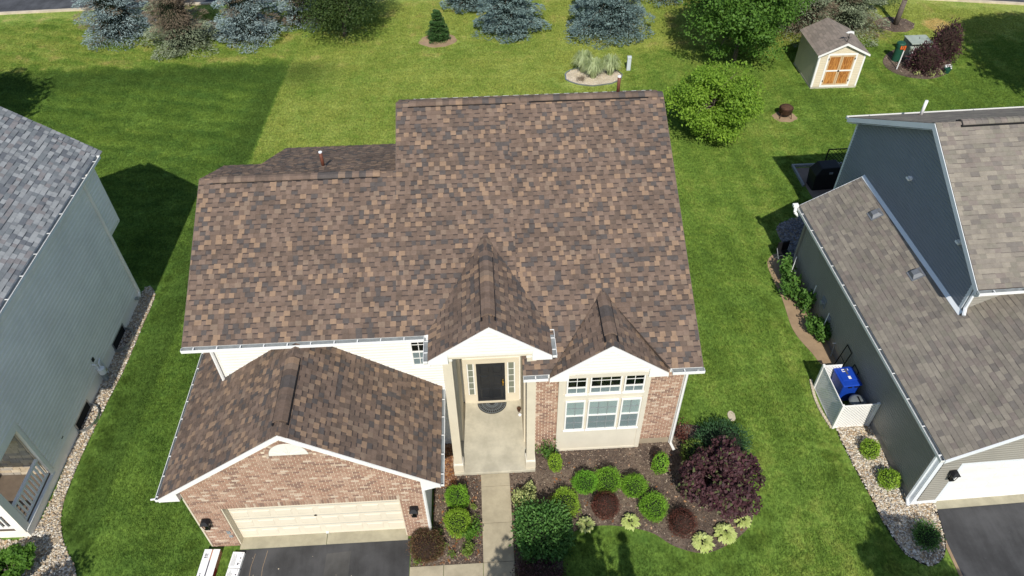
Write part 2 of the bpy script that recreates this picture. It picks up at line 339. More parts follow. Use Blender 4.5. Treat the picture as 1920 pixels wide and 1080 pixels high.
def gutter(parent, p, q, outw, wd=.115, h=.10, step=.62, label=None):
    p = Vector(p); q = Vector(q); d = q-p; n = d.normalized(); outw = Vector(outw); dn = Vector((0, 0, -h))
    b = MB(); b.obox(p, d, outw*.012, dn, 0); b.obox(p+dn, d, outw*wd, (0, 0, .01), 0); b.obox(p+outw*wd, d, outw*.014, dn*1.02, 1)
    b.obox(p+dn+Vector((0, 0, .010)), d, outw*wd, (0, 0, .004), 0)
    b.obox(p, n*.008, outw*wd, dn, 1); b.obox(q-n*.008, n*.008, outw*wd, dn, 1)
    g = b.build('gutter', [M['gut'], M['gwhite']], parent)
    k = step*.5; hm = None
    while k < d.length:
        if hm is None:
            hm = MB().obox((0, 0, 0), n*.028, outw*(wd+.012), (0, 0, .012)).build('gutter_hanger', M['gwhite'], g); hm.location = p+n*k+Vector((0, 0, -.012))
        else:
            c = hm.copy(); COL.objects.link(c); c.parent = g; c.location = p+n*k+Vector((0, 0, -.012))
        k += step
    return g
def downspout(parent, pts, wd=.075, mat=None):
    return MB().path(pts, wd*.62, 6).build('downspout', mat or M['gwhite'], parent)
def window(parent, x0, x1, z0, z1, y, sashes, cols, pane='pane', back=None, fr=.045, name='window'):
    """window in a wall facing -Y; sashes = list of (z fraction from, to, rows, backing)"""
    b = MB(); d = .05
    b.box((x0, y-d, z0), (x0+fr, y, z1)); b.box((x1-fr, y-d, z0), (x1, y, z1)); b.box((x0+fr, y-d, z0), (x1-fr, y, z0+fr)); b.box((x0+fr, y-d, z1-fr), (x1-fr, y, z1))
    for i in range(len(sashes)-1):
        zz = z0+(z1-z0)*sashes[i][1]; b.box((x0+fr, y-d+.004, zz-fr*.5), (x1-fr, y, zz+fr*.5))
    wo = b.build(name, M['white'], parent)
    MB().box((x0-.03, y-d-.02, z0-.03), (x1+.03, y-.001, z0-.001)).build('sill', M['white'], wo)
    mu = MB()
    for (a, e, rows, bk) in sashes:
        za = z0+(z1-z0)*a+fr*(1 if a == 0 else .5); zb = z0+(z1-z0)*e-fr*(1 if e == 1 else .5); xa = x0+fr; xb = x1-fr; pw = (xb-xa)/cols; ph = (zb-za)/rows
        for i in range(cols):
            for j in range(rows):
                MB().box((xa+pw*i+.006, y-.022, za+ph*j+.006), (xa+pw*(i+1)-.006, y-.018, za+ph*(j+1)-.006)).build('pane', M[pane] if bk is None else M['pane_b'], wo)
        for i in range(1, cols): mu.box((xa+pw*i-.009, y-.034, za), (xa+pw*i+.009, y-.012, zb))
        for j in range(1, rows): mu.box((xa, y-.032, za+ph*j-.009), (xb, y-.013, za+ph*j+.009))
        MB().box((xa, y-.009, za), (xb, y-.005, zb)).build('blind' if bk else 'dark_room', M[bk] if bk else M['dark'], wo)
    if mu.v: mu.build('muntin_bars', M['gut'] if all(q[3] for q in sashes) else M['white'], wo)  # bars over blinds drawn grey: their shadow is put into the colour
    return wo
def wall_lamp(parent, p):
    x, y, z = p; b = MB()
    b.box((x-.05, y-.02, z-.10), (x+.05, y, z+.12)); b.tube((x, y-.02, z+.08), (x, y-.12, z+.14), .014)
    o = b.build('wall_lamp', M['iron'], parent)
    MB().add([(x-.12, y-.25, z+.10), (x+.12, y-.25, z+.10), (x+.12, y-.01, z+.10), (x-.12, y-.01, z+.10), (x-.05, y-.18, z+.19), (x+.05, y-.18, z+.19), (x+.05, y-.08, z+.19), (x-.05, y-.08, z+.19)], [(0, 3, 2, 1), (4, 5, 6, 7), (0, 1, 5, 4), (1, 2, 6, 5), (2, 3, 7, 6), (3, 0, 4, 7)]).build('lamp_hood', M['iron'], o)
    g = MB(); 
    for sx in (-.09, .09):
        for sy in (-.21, -.05): g.tube((x+sx, y+sy, z+.1), (x+sx*.7, y-.13+(sy+.13)*.7, z-.2), .010, n=5)
    g.box((x-.07, y-.19, z-.22), (x+.07, y-.07, z-.19)); g.build('lamp_cage', M['iron'], o)
    MB().tube((x, y-.13, z-.18), (x, y-.13, z+.08), .062, .08, 8).build('lamp_glass', M['pane'], o)
def flat(name, pts, z, mat, th=None):
    if th: return MB().prism([(x, y, z-th) for x, y in pts], (0, 0, th)).build(name, mat)
    return MB().add([(x, y, z) for x, y in pts], [tuple(range(len(pts)))]).build(name, mat)
def smooth_loop(pts, n=5):
    o = []; k = len(pts)
    for i in range(k):
        p0, p1, p2, p3 = (Vector(pts[(i+j-1) % k]) for j in range(4))
        for q in range(n):
            t = q/n; o.append(tuple(.5*((2*p1)+(p2-p0)*t+(2*p0-5*p1+4*p2-p3)*t*t+(3*p1-p0-3*p2+p3)*t**3)))
    return o
def inside(x, y, poly):
    c = False; n = len(poly); j = n-1
    for i in range(n):
        if (poly[i][1] > y) != (poly[j][1] > y) and x < (poly[j][0]-poly[i][0])*(y-poly[i][1])/(poly[j][1]-poly[i][1])+poly[i][0]: c = not c
        j = i
    return c
# ------------------------------------------------------------------ the setting
lawn = flat('lawn', [(-160, -120), (190, -120), (190, 220), (-160, 220)], 0, M['lawn']); tag(lawn, kind='structure')
near = [(-90, 33.5), (-40, 36.4), (-22, 37.3), (-12, 37.7), (10, 38.1), (25, 37.2), (38, 34.6), (43, 33.5), (70, 27)]
road = MB(); kerb = MB()
for (a, b), (c, d) in zip(near, near[1:]):
    road.add([(a, b+.25, .006), (c, d+.25, .006), (c, d+7.6, .006), (a, b+7.6, .006)], [(0, 1, 2, 3)])
    for y0 in (0, 7.6): kerb.prism([(a, b+y0, 0), (c, d+y0, 0), (c, d+y0+.25, 0), (a, b+y0+.25, 0)], (0, 0, .10))
tag(road.build('road', M['road']), kind='structure'); tag(kerb.build('kerb', M['sand']), kind='structure')
drive = flat('driveway', [(.80, -.16), (5.77, -.10), (5.70, -26), (.80, -26)], .012, M['asp']); tag(drive, kind='structure')
# old sealed cracks and a worn rectangle on the asphalt
cr = MB()
for pts in ([(1.28, -.3), (1.22, -.7), (1.24, -1.2), (1.16, -2.2)], [(1.62, -.22), (1.56, -.75), (1.60, -1.3), (1.5, -2.3)]):
    for a, b in zip(pts, pts[1:]): cr.add([(a[0]-.005, a[1], .016), (a[0]+.005, a[1], .016), (b[0]+.005, b[1], .016), (b[0]-.005, b[1], .016)], [(0, 3, 2, 1)])
cr.build('crack', M['brownearth'], drive)
flat('worn_patch', [(3.35, -.42), (4.05, -.38), (4.02, -2.2), (3.30, -2.2)], .016, asphalt('worn_asphalt', (.058, .057, .056))).parent = drive
sp = MB()
for i in range(14):
    x, y = random.uniform(1, 5.6), random.uniform(-1.8, -.2); q = random.uniform(.006, .02); sp.lathe((x, y, .012), [(q, 0), (q*.7, q*.8)], 6)
tag(sp.build('pebble_litter', M['sand'], drive), kind='stuff')
ap = MB().box((.80, -.14, 0), (3.30, .30, .035)).box((3.315, -.135, 0), (5.69, .30, .035)).build('garage_apron', M['apron']); tag(ap, kind='structure')
rdrive = flat('neighbour_driveway', [(21.45, -.12), (27.5, .05), (27.5, -26), (21.3, -26), (21.30, -1.2)], .012, M['asp']); tag(rdrive, kind='structure')
MB().prism([(21.33, -.3, 0), (21.26, -1.2, 0), (21.2, -4, 0), (21.28, -4, 0), (21.35, -1.2, 0), (21.43, -.3, 0)], (0, 0, .02)).build('drive_edge', M['brownearth'], rdrive)
walk = thing('garden_walk', None, None); del_ = [walk.pop(k) for k in ('label', 'category') if k in walk]; tag(walk, kind='structure')
yy = [1.895, 1.46, .235, -.98, -2.2, -3.4]
for a, b in zip(yy, yy[1:]): MB().box((7.885, b+.006, -.03), (8.775, a-.006, .06)).build('slab', M['conc'], walk, bevel=.006)
for x0, x1 in ((5.78, 6.75), (6.75, 7.88)): MB().box((x0+.006, -2.2, -.03), (x1-.006, -.985, .058)).build('slab', M['conc'], walk, bevel=.006)
bedA = smooth_loop([(8.78, 1.97), (9.6, 2.0), (9.7, 2.75), (11.5, 2.75), (13.9, 2.80), (14.5, 3.35), (15.4, 3.1), (16.1, 1.9), (16.05, .2), (15.5, -.55), (14.4, -1.04), (13.5, -.82), (12.75, -.28), (11.45, -.02), (10.4, -.3), (10.1, -1.5), (9.9, -3.2), (8.78, -3.2), (8.78, -1), (8.78, .5)])
bedB = [(6.42, .05), (6.42, 3.1), (7.2, 3.1), (7.06, 1.95), (7.885, 1.95), (7.885, -.975), (5.79, -.975), (5.82, -.12)]
for n, pl in (('mulch_bed', bedA), ('mulch_bed', bedB)): tag(MB().prism([(x, y, -.02) for x, y in pl], (0, 0, .055)).build(n, M['mulch']), kind='structure')
ring = lambda cx, cy, rx, ry, n=22, j=.08: [(cx+rx*math.cos(t*2*math.pi/n)*(1+random.uniform(-j, j)), cy+ry*math.sin(t*2*math.pi/n)*(1+random.uniform(-j, j))) for t in range(n)]
bedU = smooth_loop([(31.3, 27.2), (31.15, 26.1), (31.8, 25.25), (33.0, 24.95), (34.3, 25.6), (35.1, 27.2), (34.2, 28.3), (32.4, 28.3)])
bedT = ring(33.85, 31.5, 1.15, 1.0)
for pl in (bedU, bedT): tag(MB().prism([(x, y, -.02) for x, y in pl], (0, 0, .05)).build('mulch_bed', M['mulch']), kind='structure')
earth = [smooth_loop([(19.75, 11.0), (19.7, 8.9), (19.6, 7.3), (19.9, 6.2), (20.15, 5.5), (20.75, 5.5), (20.6, 11.0)]), ring(6.05, 31.55, 1.15, .85), ring(23.9, 21.75, .62, .5)]
for pl in earth: tag(MB().prism([(x, y, -.02) for x, y in pl], (0, 0, .035)).build('bare_earth', M['brownearth']), kind='structure')
gravR = smooth_loop([(19.62, 2.98), (20.2, 3.05), (20.8, 2.95), (20.85, 1.4), (20.9, .2), (21.5, .14), (21.48, -.3), (21.27, -1.2), (20.9, -1.68), (20.45, -1.78), (19.97, -1.32), (19.78, -.4), (19.72, .5), (19.63, 1.6)])
gravL = smooth_loop([(-5.35, 10.75), (-4.75, 10.75), (-4.74, 8.9), (-4.76, 7.0), (-4.86, 5.8), (-4.95, 4.4), (-5.0, 3.0), (-4.9, 1.4), (-4.4, .3), (-3.7, -.7), (-3.5, -2.5), (-7.5, -2.5), (-7.5, .7), (-5.52, .75), (-5.45, 5)])
gravP = smooth_loop([(20.75, 11.7), (20.75, 13.0), (21.3, 13.5), (22.4, 13.6), (22.4, 10.9), (20.8, 10.9)])
island = ring(14.72, 26.62, 1.55, 1.05, 26, .03)
pave_cols = [(.50, .42, .31), (.66, .60, .50), (.36, .28, .20), (.56, .50, .42), (.72, .68, .60), (.46, .33, .20), (.33, .30, .27), (.60, .50, .36)]
STONE = pick_island('river_stone', pave_cols); STONEG = pick_island('grey_stone', [(.20, .20, .21), (.28, .28, .29), (.15, .15, .17), (.34, .33, .33)])
def stones(name, poly, dens, size, mat, base, z=.02):
    g = flat(name, poly, z-.008, base); tag(g, kind='structure')
    xs = [p[0] for p in poly]; ys = [p[1] for p in poly]; n = int((max(xs)-min(xs))*(max(ys)-min(ys))*dens)
    P = np.column_stack([rng.uniform(min(xs), max(xs), n), rng.uniform(min(ys), max(ys), n)]); P = np.array([p for p in P if inside(p[0], p[1], poly)])
    ico = np.array([(1, 0, 0), (-1, 0, 0), (0, 1, 0), (0, -1, 0), (0, 0, 1), (0, 0, -1)], float); fc = np.array([(0, 2, 4), (2, 1, 4), (1, 3, 4), (3, 0, 4), (2, 0, 5), (1, 2, 5), (3, 1, 5), (0, 3, 5)])
    n = len(P); sc = rng.uniform(.6, 1.4, (n, 1, 3))*size*rng.uniform(.6, 1.5, (n, 1, 1)); sc[:, :, 2] *= .6; ang = rng.uniform(0, 6.28, n); ca, sa = np.cos(ang), np.sin(ang)
    v = ico[None]*sc*(1+rng.uniform(-.25, .25, (n, 6, 1))); x = v[:, :, 0]*ca[:, None]-v[:, :, 1]*sa[:, None]; y = v[:, :, 0]*sa[:, None]+v[:, :, 1]*ca[:, None]
    v = np.stack([x+P[:, None, 0], y+P[:, None, 1], v[:, :, 2]+z+size*.25+rng.uniform(0, size*.6, (n, 1))], -1).reshape(-1, 3); fa = (fc[None]+np.arange(n)[:, None, None]*6).reshape(-1, 3)
    me = bpy.data.meshes.new('pebbles'); me.from_pydata(v.tolist(), [], fa.tolist()); me.materials.append(mat); tag(put(bpy.data.objects.new('pebbles', me), g), kind='stuff')
stones('gravel_bed', gravR, 900, .03, STONE, M['stonebed']); stones('gravel_bed', gravL, 620, .03, STONE, M['stonebed']); stones('gravel_bed', gravP, 300, .045, STONEG, M['stonebed'])
stones('sand_bed', island, 260, .022, pick_island('pale_pebble', [(.62, .55, .44), (.7, .64, .54), (.52, .44, .33)]), M['sand'])
MB().add(*(lambda n, q: ([(x, y, 0) for x, y in q]+[(14.72+(x-14.72)*1.04, 26.62+(y-26.62)*1.05, 0) for x, y in q]+[(x, y, .06) for x, y in q]+[(14.72+(x-14.72)*1.04, 26.62+(y-26.62)*1.05, .05) for x, y in q], [(i+2*n, i+3*n, (i+1) % n+3*n, (i+1) % n+2*n) for i in range(n)]+[(i+n, (i+1) % n+n, (i+1) % n+3*n, i+3*n) for i in range(n)]))(len(island), island)).build('bed_edging', M['steel'], [o for o in COL.objects if o.name.startswith('sand_bed')][0])
for pl, nm in ((gravR, 'edging'),):
    q = [(x, y) for x, y in pl if y < 2.9 and (x < 20.2 or y < -.1)]; e = MB()
    for a, b in zip(q, q[1:]):
        if (a[0]-b[0])**2+(a[1]-b[1])**2 < .6: e.obox((a[0], a[1], 0), (b[0]-a[0], b[1]-a[1], 0), (.02, .0, 0), (0, 0, .05))
    e.build('bed_edging', M['iron'], [o for o in COL.objects if o.name.startswith('gravel_bed')][0])
# chips of bark on the beds
CHIP = pick_island('bark_chip', [(.10, .07, .055), (.17, .115, .085), (.06, .045, .04), (.25, .18, .13), (.13, .10, .085), (.42, .34, .26)])
LEAFL = pick_island('dead_leaf', [(.30, .13, .05), (.22, .10, .05), (.36, .20, .10), (.17, .08, .05), (.44, .28, .18)])
def litter(parent, name, poly, n, size, mat, z, asp=2.2):
    xs = [p[0] for p in poly]; ys = [p[1] for p in poly]; P = np.column_stack([rng.uniform(min(xs), max(xs), n), rng.uniform(min(ys), max(ys), n)]); P = np.array([p for p in P if inside(p[0], p[1], poly)]); n = len(P)
    a = rng.uniform(0, 6.28, n); D = np.column_stack([np.cos(a), np.sin(a), rng.uniform(-.35, .35, n)]); Sd = np.column_stack([-np.sin(a), np.cos(a), rng.uniform(-.4, .4, n)])
    L = size*rng.uniform(.5, 1.4, (n, 1)); c = np.column_stack([P, np.full(n, z)+rng.uniform(0, .015, n)])
    v = np.stack([c-D*L-Sd*L/asp, c+D*L-Sd*L/asp, c+D*L+Sd*L/asp, c-D*L+Sd*L/asp], 1).reshape(-1, 3)
    me = bpy.data.meshes.new(name); me.from_pydata(v.tolist(), [], np.arange(4*n).reshape(-1, 4).tolist()); me.materials.append(mat); tag(put(bpy.data.objects.new(name, me), parent), kind='stuff')
beds = [o for o in COL.objects if o.name.startswith('mulch_bed')]
litter(beds[0], 'bark_chips', bedA, 16000, .02, CHIP, .04); litter(beds[1], 'bark_chips', bedB, 4500, .02, CHIP, .04)
litter(beds[1], 'dead_leaves', [(6.45, 1.5), (7.1, 1.5), (7.15, 3.05), (6.45, 3.05)], 900, .035, LEAFL, .045, 1.6); litter(beds[1], 'dead_leaves', bedB, 420, .03, LEAFL, .045, 1.6); litter(beds[0], 'dead_leaves', bedA, 420, .028, LEAFL, .045, 1.6)
litter(beds[2], 'bark_chips', bedU, 1500, .025, CHIP, .035); litter(beds[3], 'bark_chips', bedT, 700, .03, CHIP, .035)
flat('lawn_stepping_stone', ring(16.3, 3.62, .13, .2, 12), .03, M['sand'], .03); tag(bpy.data.objects['lawn_stepping_stone'], 'pale flat stone lying alone on the lawn beside the big house', 'stone')

# ------------------------------------------------------------------ the brick house in the middle
H = thing('brick_house', 'brick and cream house with mottled brown shingle roof in the middle', 'house')
W, OH, ZE, ZR, FO = 6.36, .52, 3.06, 5.66, .16
GP = (ZR-ZE)/(W/2+OH); YW = 3.11; MP = .467
D0, D1, DH = .79, 5.68, 2.12
TON = [20, 23, 19, 22, 9, 14]; LOW = [44, 0, 8, 15, 33, 0]
sw = lambda row: random.choice((.12, .14, .15, .16, .17, .19)); RH = .147
PC = Pieces()
def roof_part(name, o, U, V, regions):
    d = None
    for i, rg in enumerate(regions):
        q = deck(H if d is None else d, name if d is None else 'roof_deck', o, U, V, rg)
        if d is None: d = q
    for rg in regions: PC.lay(d, o, U, V, rg, RH, sw, TON, .011, .002, raised=.008, band=(.8, .76), alt=LOW)
    return d
def gable(xm, hw, ze, zr, y0, y1l, y1r):
    sl = math.hypot(hw, zr-ze); c, s = hw/sl, (zr-ze)/sl
    a = roof_part('roof_slope', (xm-hw, y1l, ze), (0, -1, 0), (c, 0, s), [[(0, 0), (y1l-y0, 0), (y1l-y0, sl), (0, sl)]])
    b = roof_part('roof_slope', (xm+hw, y0, ze), (0, 1, 0), (-c, 0, s), [[(0, 0), (y1r-y0, 0), (y1r-y0, sl), (0, sl)]])
    return a, b, (zr-ze)/hw
def caps(parent, p, q, pitch, wd, lift, tones, mats, pitch2=None, vent=None, n_len=.2):
    """folded cap shingles along a ridge; vent = (from, to) lifts them on a dark vent strip"""
    p = Vector(p); q = Vector(q); d = (q-p); L = d.length; d.normalize(); a = Vector((0, 0, 1)).cross(d); pitch2 = pitch if pitch2 is None else pitch2
    k = 0
    while k < L-.02:
        ln = min(n_len, L-k); li = lift if (vent and vent[0] <= k <= vent[1]) else .012
        o = p+d*k; up = Vector((0, 0, li)); t = .012
        def sec(off, e): return [o+d*off+a*wd-Vector((0, 0, pitch*wd))+up+Vector((0, 0, e)), o+d*off+a*wd*.35-Vector((0, 0, pitch*wd*.30))+up+Vector((0, 0, e)), o+d*off-a*wd*.35-Vector((0, 0, pitch2*wd*.30))+up+Vector((0, 0, e)), o+d*off-a*wd-Vector((0, 0, pitch2*wd))+up+Vector((0, 0, e))]
        A, B = sec(0, t), sec(ln, t*.3); C_, D_ = sec(0, -.03 if li > .02 else -.02), sec(ln, -.03 if li > .02 else -.02)
        b = MB().add(A+B+C_+D_, [(0, 4, 5, 1), (1, 5, 6, 2), (2, 6, 7, 3), (0, 8, 12, 4), (3, 7, 15, 11), (0, 1, 9, 8), (1, 2, 10, 9), (2, 3, 11, 10), (4, 12, 13, 5), (5, 13, 14, 6), (6, 14, 15, 7)])
        b.build('ridge_cap', mats[random.choices(range(6), tones)[0]], parent); k += ln
    if vent:
        o = p+d*vent[0]; ln = d*(vent[1]-vent[0]); b = MB()
        for sgn, pt in ((1, pitch), (-1, pitch2)): b.obox(o+a*sgn*(wd-.03)-Vector((0, 0, pt*wd+.01)), ln, a*sgn*.05, (0, 0, lift-.01))
        b.build('ridge_vent', M['iron'], parent)
CT = [24, 10, 16, 22, 22, 6]
# garage wing
ga, gb, gp = gable(W/2, W/2+OH, ZE, ZR, -FO, 6.0, YW)
caps(gb, (W/2, -FO-.01, ZR), (W/2, 2.55, ZR), gp, .185, .095, CT, SH['main'], vent=(.35, 2.2))
# main front slope (one plane, stepped), back slopes
ms = math.hypot(1, MP); c, s = 1/ms, MP/ms; EY, EZ = 2.77, 5.70; zat = lambda y: EZ+MP*(y-EY); vof = lambda y: (y-EY)*ms
mf = roof_part('main_roof_slope', (0, EY, EZ), (1, 0, 0), (0, c, s), [[(.19, 0), (5.86, 0), (5.86, vof(7.33)), (.19, vof(7.33))], [(5.86, 0), (9.2, 0), (9.2, vof(9.45)), (5.86, vof(9.45))], [(9.2, vof(1.65)), (9.90, vof(1.65)), (11.51, vof(3.72)), (11.51, vof(9.45)), (9.2, vof(9.45))], [(13.12, vof(1.65)), (13.99, vof(1.65)), (13.99, vof(9.45)), (11.51, vof(9.45)), (11.51, vof(3.72))]])
bk = roof_part('rear_roof_slope', (0, 12.29, zat(7.33)-MP*(12.29-7.33)), (-1, 0, 0), (0, -c, s), [[(-5.9, 0), (-1.35, 0), (-1.35, (12.29-9.33)*ms), (-5.9, (12.29-9.33)*ms)], [(-5.9, (12.29-9.33)*ms), (-.19, (12.29-9.33)*ms), (-.19, (12.29-7.33)*ms), (-5.9, (12.29-7.33)*ms)]])
tb = roof_part('rear_roof_slope', (0, 10.35, zat(9.45)-MP*.9), (-1, 0, 0), (0, -c, s), [[(-13.99, 0), (-5.86, 0), (-5.86, .9*ms), (-13.99, .9*ms)]])
caps(mf, (.19, 7.33, zat(7.33)), (5.86, 7.33, zat(7.33)), MP, .15, .04, CT, SH['main'], vent=(.3, 5.2))
caps(mf, (5.86, 9.45, zat(9.45)), (9.6, 9.45, zat(9.45)), MP, .15, .04, CT, SH['main'], vent=(.35, 3.6))
caps(mf, (9.62, 9.45, zat(9.45)+.03), (13.99, 9.45, zat(9.45)+.03), MP, .15, .04, CT, SH['main'], vent=(.25, 3.9))
# porch gable and bay gable
pa, pb_, pp = gable(8.355, 1.62, 5.74, 6.94, 1.84, 5.2, 5.2)
caps(pb_, (8.355, 1.83, 6.94), (8.355, 5.42, 6.94), pp, .18, .095, CT, SH['main'], vent=(.3, 2.65))
ba, bb, bp = gable(11.51, 1.60, 4.97, 6.17, 1.69, 3.95, 3.95)
caps(bb, (11.51, 1.68, 6.17), (11.51, 3.9, 6.17), bp, .17, .09, CT, SH['main'], vent=(.22, 1.75))
PC.build('shingle', 'shingle_field', SH['main'], 300)
# rakes, fascias
def rake(y, xm, hw, ze, zr, h=.17, t=.03, ret=True, mat='white'):
    p = (zr-ze)/hw
    for sgn in (-1, 1):
        a = Vector((xm+sgn*hw, y, ze-.012)); b = Vector((xm, y, zr-.012)); MB().prism([a, b, b-Vector((0, 0, h)), a-Vector((0, 0, h*.8))], (0, -t, 0)).build('rake_board', M[mat], H)
        if ret: MB().prism([(xm+sgn*hw, y, ze-.02), (xm+sgn*hw, y, ze-.17), (xm+sgn*(hw-.52), y, ze-.17), (xm+sgn*(hw-.52), y, ze-.02+p*.5)], (0, .2, 0)).build('eave_return', M[mat], H)
rake(-FO-.002, W/2, W/2+OH, ZE, ZR); rake(1.838, 8.355, 1.62, 5.74, 6.94, .15); rake(1.688, 11.51, 1.60, 4.97, 6.17, .18)
for x, y0, y1 in ((.175, EY, 7.33), (5.845, 7.33, 9.45), (14.005, 1.65, 9.45)):
    MB().prism([(x, y0, zat(y0)+.006), (x, y1, zat(y1)+.006), (x, y1, zat(y1)-.16), (x, y0, zat(y0)-.16)], (.03 if x < 13 else -.03, 0, 0)).build('rake_trim', M['felt'], H)
MB().box((.19, EY-.004, EZ-.15), (6.75, EY+.03, EZ-.012)).build('fascia', M['white'], H); MB().box((9.2, 1.646, 5.178-.15), (9.9, 1.68, 5.178-.012)).build('fascia', M['white'], H); MB().box((13.12, 1.646, 5.178-.15), (13.99, 1.68, 5.178-.012)).build('fascia', M['white'], H)
gutter(H, (.17, EY-.006, EZ-.01), (6.62, EY-.006, EZ-.01), (0, -1, 0)); gutter(H, (9.2, 1.64, 5.165), (9.86, 1.64, 5.165), (0, -1, 0)); gutter(H, (13.16, 1.64, 5.165), (14.02, 1.64, 5.165), (0, -1, 0))
gutter(H, (-OH, 5.2, ZE-.01), (-OH, -FO-.02, ZE-.01), (-1, 0, 0), wd=.075); gutter(H, (W+OH, -FO-.02, ZE-.01), (W+OH, YW-.05, ZE-.01), (1, 0, 0), wd=.085)
gutter(H, (8.355+1.62, 1.83, 5.73), (8.355+1.62, 2.75, 5.73), (1, 0, 0), step=.4); gutter(H, (8.355-1.62, 2.75, 5.73), (8.355-1.62, 1.83, 5.73), (-1, 0, 0), step=.4)
gutter(H, (1.33, 12.3, zat(7.33)-MP*5.1), (5.9, 12.3, zat(7.33)-MP*5.1), (0, 1, 0), wd=.07); gutter(H, (6.3, 10.36, zat(9.45)-MP*.98), (13.9, 10.36, zat(9.45)-MP*.98), (0, 1, 0), wd=.08)
MB().tube((-OH-.1, -.12, ZE-.06), (-OH-.22, -.12, ZE-.08), .025, n=8).build('gutter_outlet', M['gwhite'], H)
MB().box((6.66, EY-.13, EZ-.10), (6.80, EY+.05, EZ+.015)).build('gutter_end_cap', M['gwhite'], H)
downspout(H, [(.62, EY-.07, EZ-.12), (.74, YW-.08, EZ-.38), (.74, YW-.08, 3.95), (.78, YW-.2, 3.82)]); downspout(H, [(13.86, 1.58, 5.06), (14.03, 2.66, 4.7), (14.03, 2.66, .1), (14.1, 2.4, .06)])
downspout(H, [(W+OH+.03, -FO+.05, ZE-.12), (W+.02, -.045, ZE-.42), (W+.02, -.045, .15), (W+.08, -.14, .05)])
for (x, y, z, h) in ((3.5, 8.52, 7.27, .52), (12.68, 9.82, 8.66, .55)):
    p = MB().tube((x, y, z-.05), (x, y, z+h), .052, n=14).build('vent_pipe', M['copper'], H, True); MB().tube((x, y, z+h+.001), (x, y, z+h+.03), .056, n=14).build('pipe_cap', M['pvc'], p); MB().lathe((x, y, z-.03), [(.13, 0), (.07, .09)], 14).build('flashing', M['felt'], p)
# walls ---------------------------------------------------------------
zw = lambda x: ZE+GP*(min(x, W-x)+OH)-.14
gw = MB().prism([(0, 0, 0), (D0, 0, 0), (D0, 0, DH), (D1, 0, DH), (D1, 0, 0), (W, 0, 0), (W, 0, zw(W)), (W/2, 0, zw(W/2)), (0, 0, zw(0))], (0, .28, 0)).build('brick_wall', M['mortar'], H)
BP = Pieces(); BT = [34, 27, 5, 15, 4, 15]; bw = lambda row: .19; bo = lambda row: (.095 if row % 2 else 0)+.03
VX, VZ, VR = 3.2, 4.57, .49
arch = lambda x, z: (math.hypot(x-VX, z-VZ) < VR+.15 and z > VZ-.1)
brick = dict(t0=.013, t1=.013, gap=.021, offs=bo)
BP.lay(gw, (0, -.001, 0), (1, 0, 0), (0, 0, 1), [(.0, 0), (D0, 0), (D0, DH), (0, DH)], .081, bw, BT, **brick); BP.lay(gw, (0, -.001, 0), (1, 0, 0), (0, 0, 1), [(D1, 0), (W, 0), (W, DH), (D1, DH)], .081, bw, BT, vmin=0, **brick)
BP.lay(gw, (0, -.001, 0), (1, 0, 0), (0, 0, 1), [(0, DH+.2), (W, DH+.2), (W, zw(W)), (W/2, zw(W/2)), (0, zw(0))], .081, bw, BT, skip=arch, **brick)
BP.lay(gw, (0, -.001, 0), (1, 0, 0), (0, 0, 1), [(0, DH), (D0-.1, DH), (D0-.1, DH+.2), (0, DH+.2)], .081, bw, BT, **brick); BP.lay(gw, (0, -.001, 0), (1, 0, 0), (0, 0, 1), [(D1+.1, DH), (W, DH), (W, DH+.2), (D1+.1, DH+.2)], .081, bw, BT, **brick)
BP.lay(gw, (0, -.003, 0), (1, 0, 0), (0, 0, 1), [(D0-.1, DH), (D1+.1, DH), (D1+.1, DH+.2), (D0-.1, DH+.2)], .2, lambda r: .0735, BT, t0=.013, t1=.013, gap=.013, offs=lambda r: 0)
BP.lay(gw, (0, -.003, 0), (1, 0, 0), (0, 0, 1), [(VX-.58, VZ-.11), (VX+.58, VZ-.11), (VX+.58, VZ), (VX-.58, VZ)], .11, lambda r: .0735, BT, t0=.015, t1=.015, gap=.012, offs=lambda r: 0)
for i in range(23):
    t = math.pi*(i+.5)/23; a = math.pi/23*.43; q = []
    for rr, tt in ((VR+.005, t-a), (VR+.105, t-a*.95), (VR+.105, t+a*.95), (VR+.005, t+a)): q.append(Vector((VX+rr*math.cos(tt), -.001, VZ+rr*math.sin(tt))))
    cen = sum(q, Vector())/4; vv = [p+Vector((0, -.016, 0)) for p in q]+q; BP.p.append((gw, cen, vv, [(3, 2, 1, 0)]+[(i2, (i2+1) % 4, (i2+1) % 4+4, i2+4) for i2 in range(4)], [random.choices(range(6), BT)[0]]*5))
hv = MB().prism([(VX+VR*math.cos(t*math.pi/20), 0, VZ+VR*.98*math.sin(t*math.pi/20)) for t in range(21)], (0, -.02, 0)).build('half_round_vent', M['cream2'], H)
sun = MB()
for t in range(1, 8): a = t*math.pi/8; sun.obox((VX+.06*math.cos(a), -.026, VZ+.06*math.sin(a)), (.40*math.cos(a), 0, .40*math.sin(a)), (-.012*math.sin(a), 0, .012*math.cos(a)), (0, .008, 0))
sun.build('sunburst_rib', M['cream2'], hv)
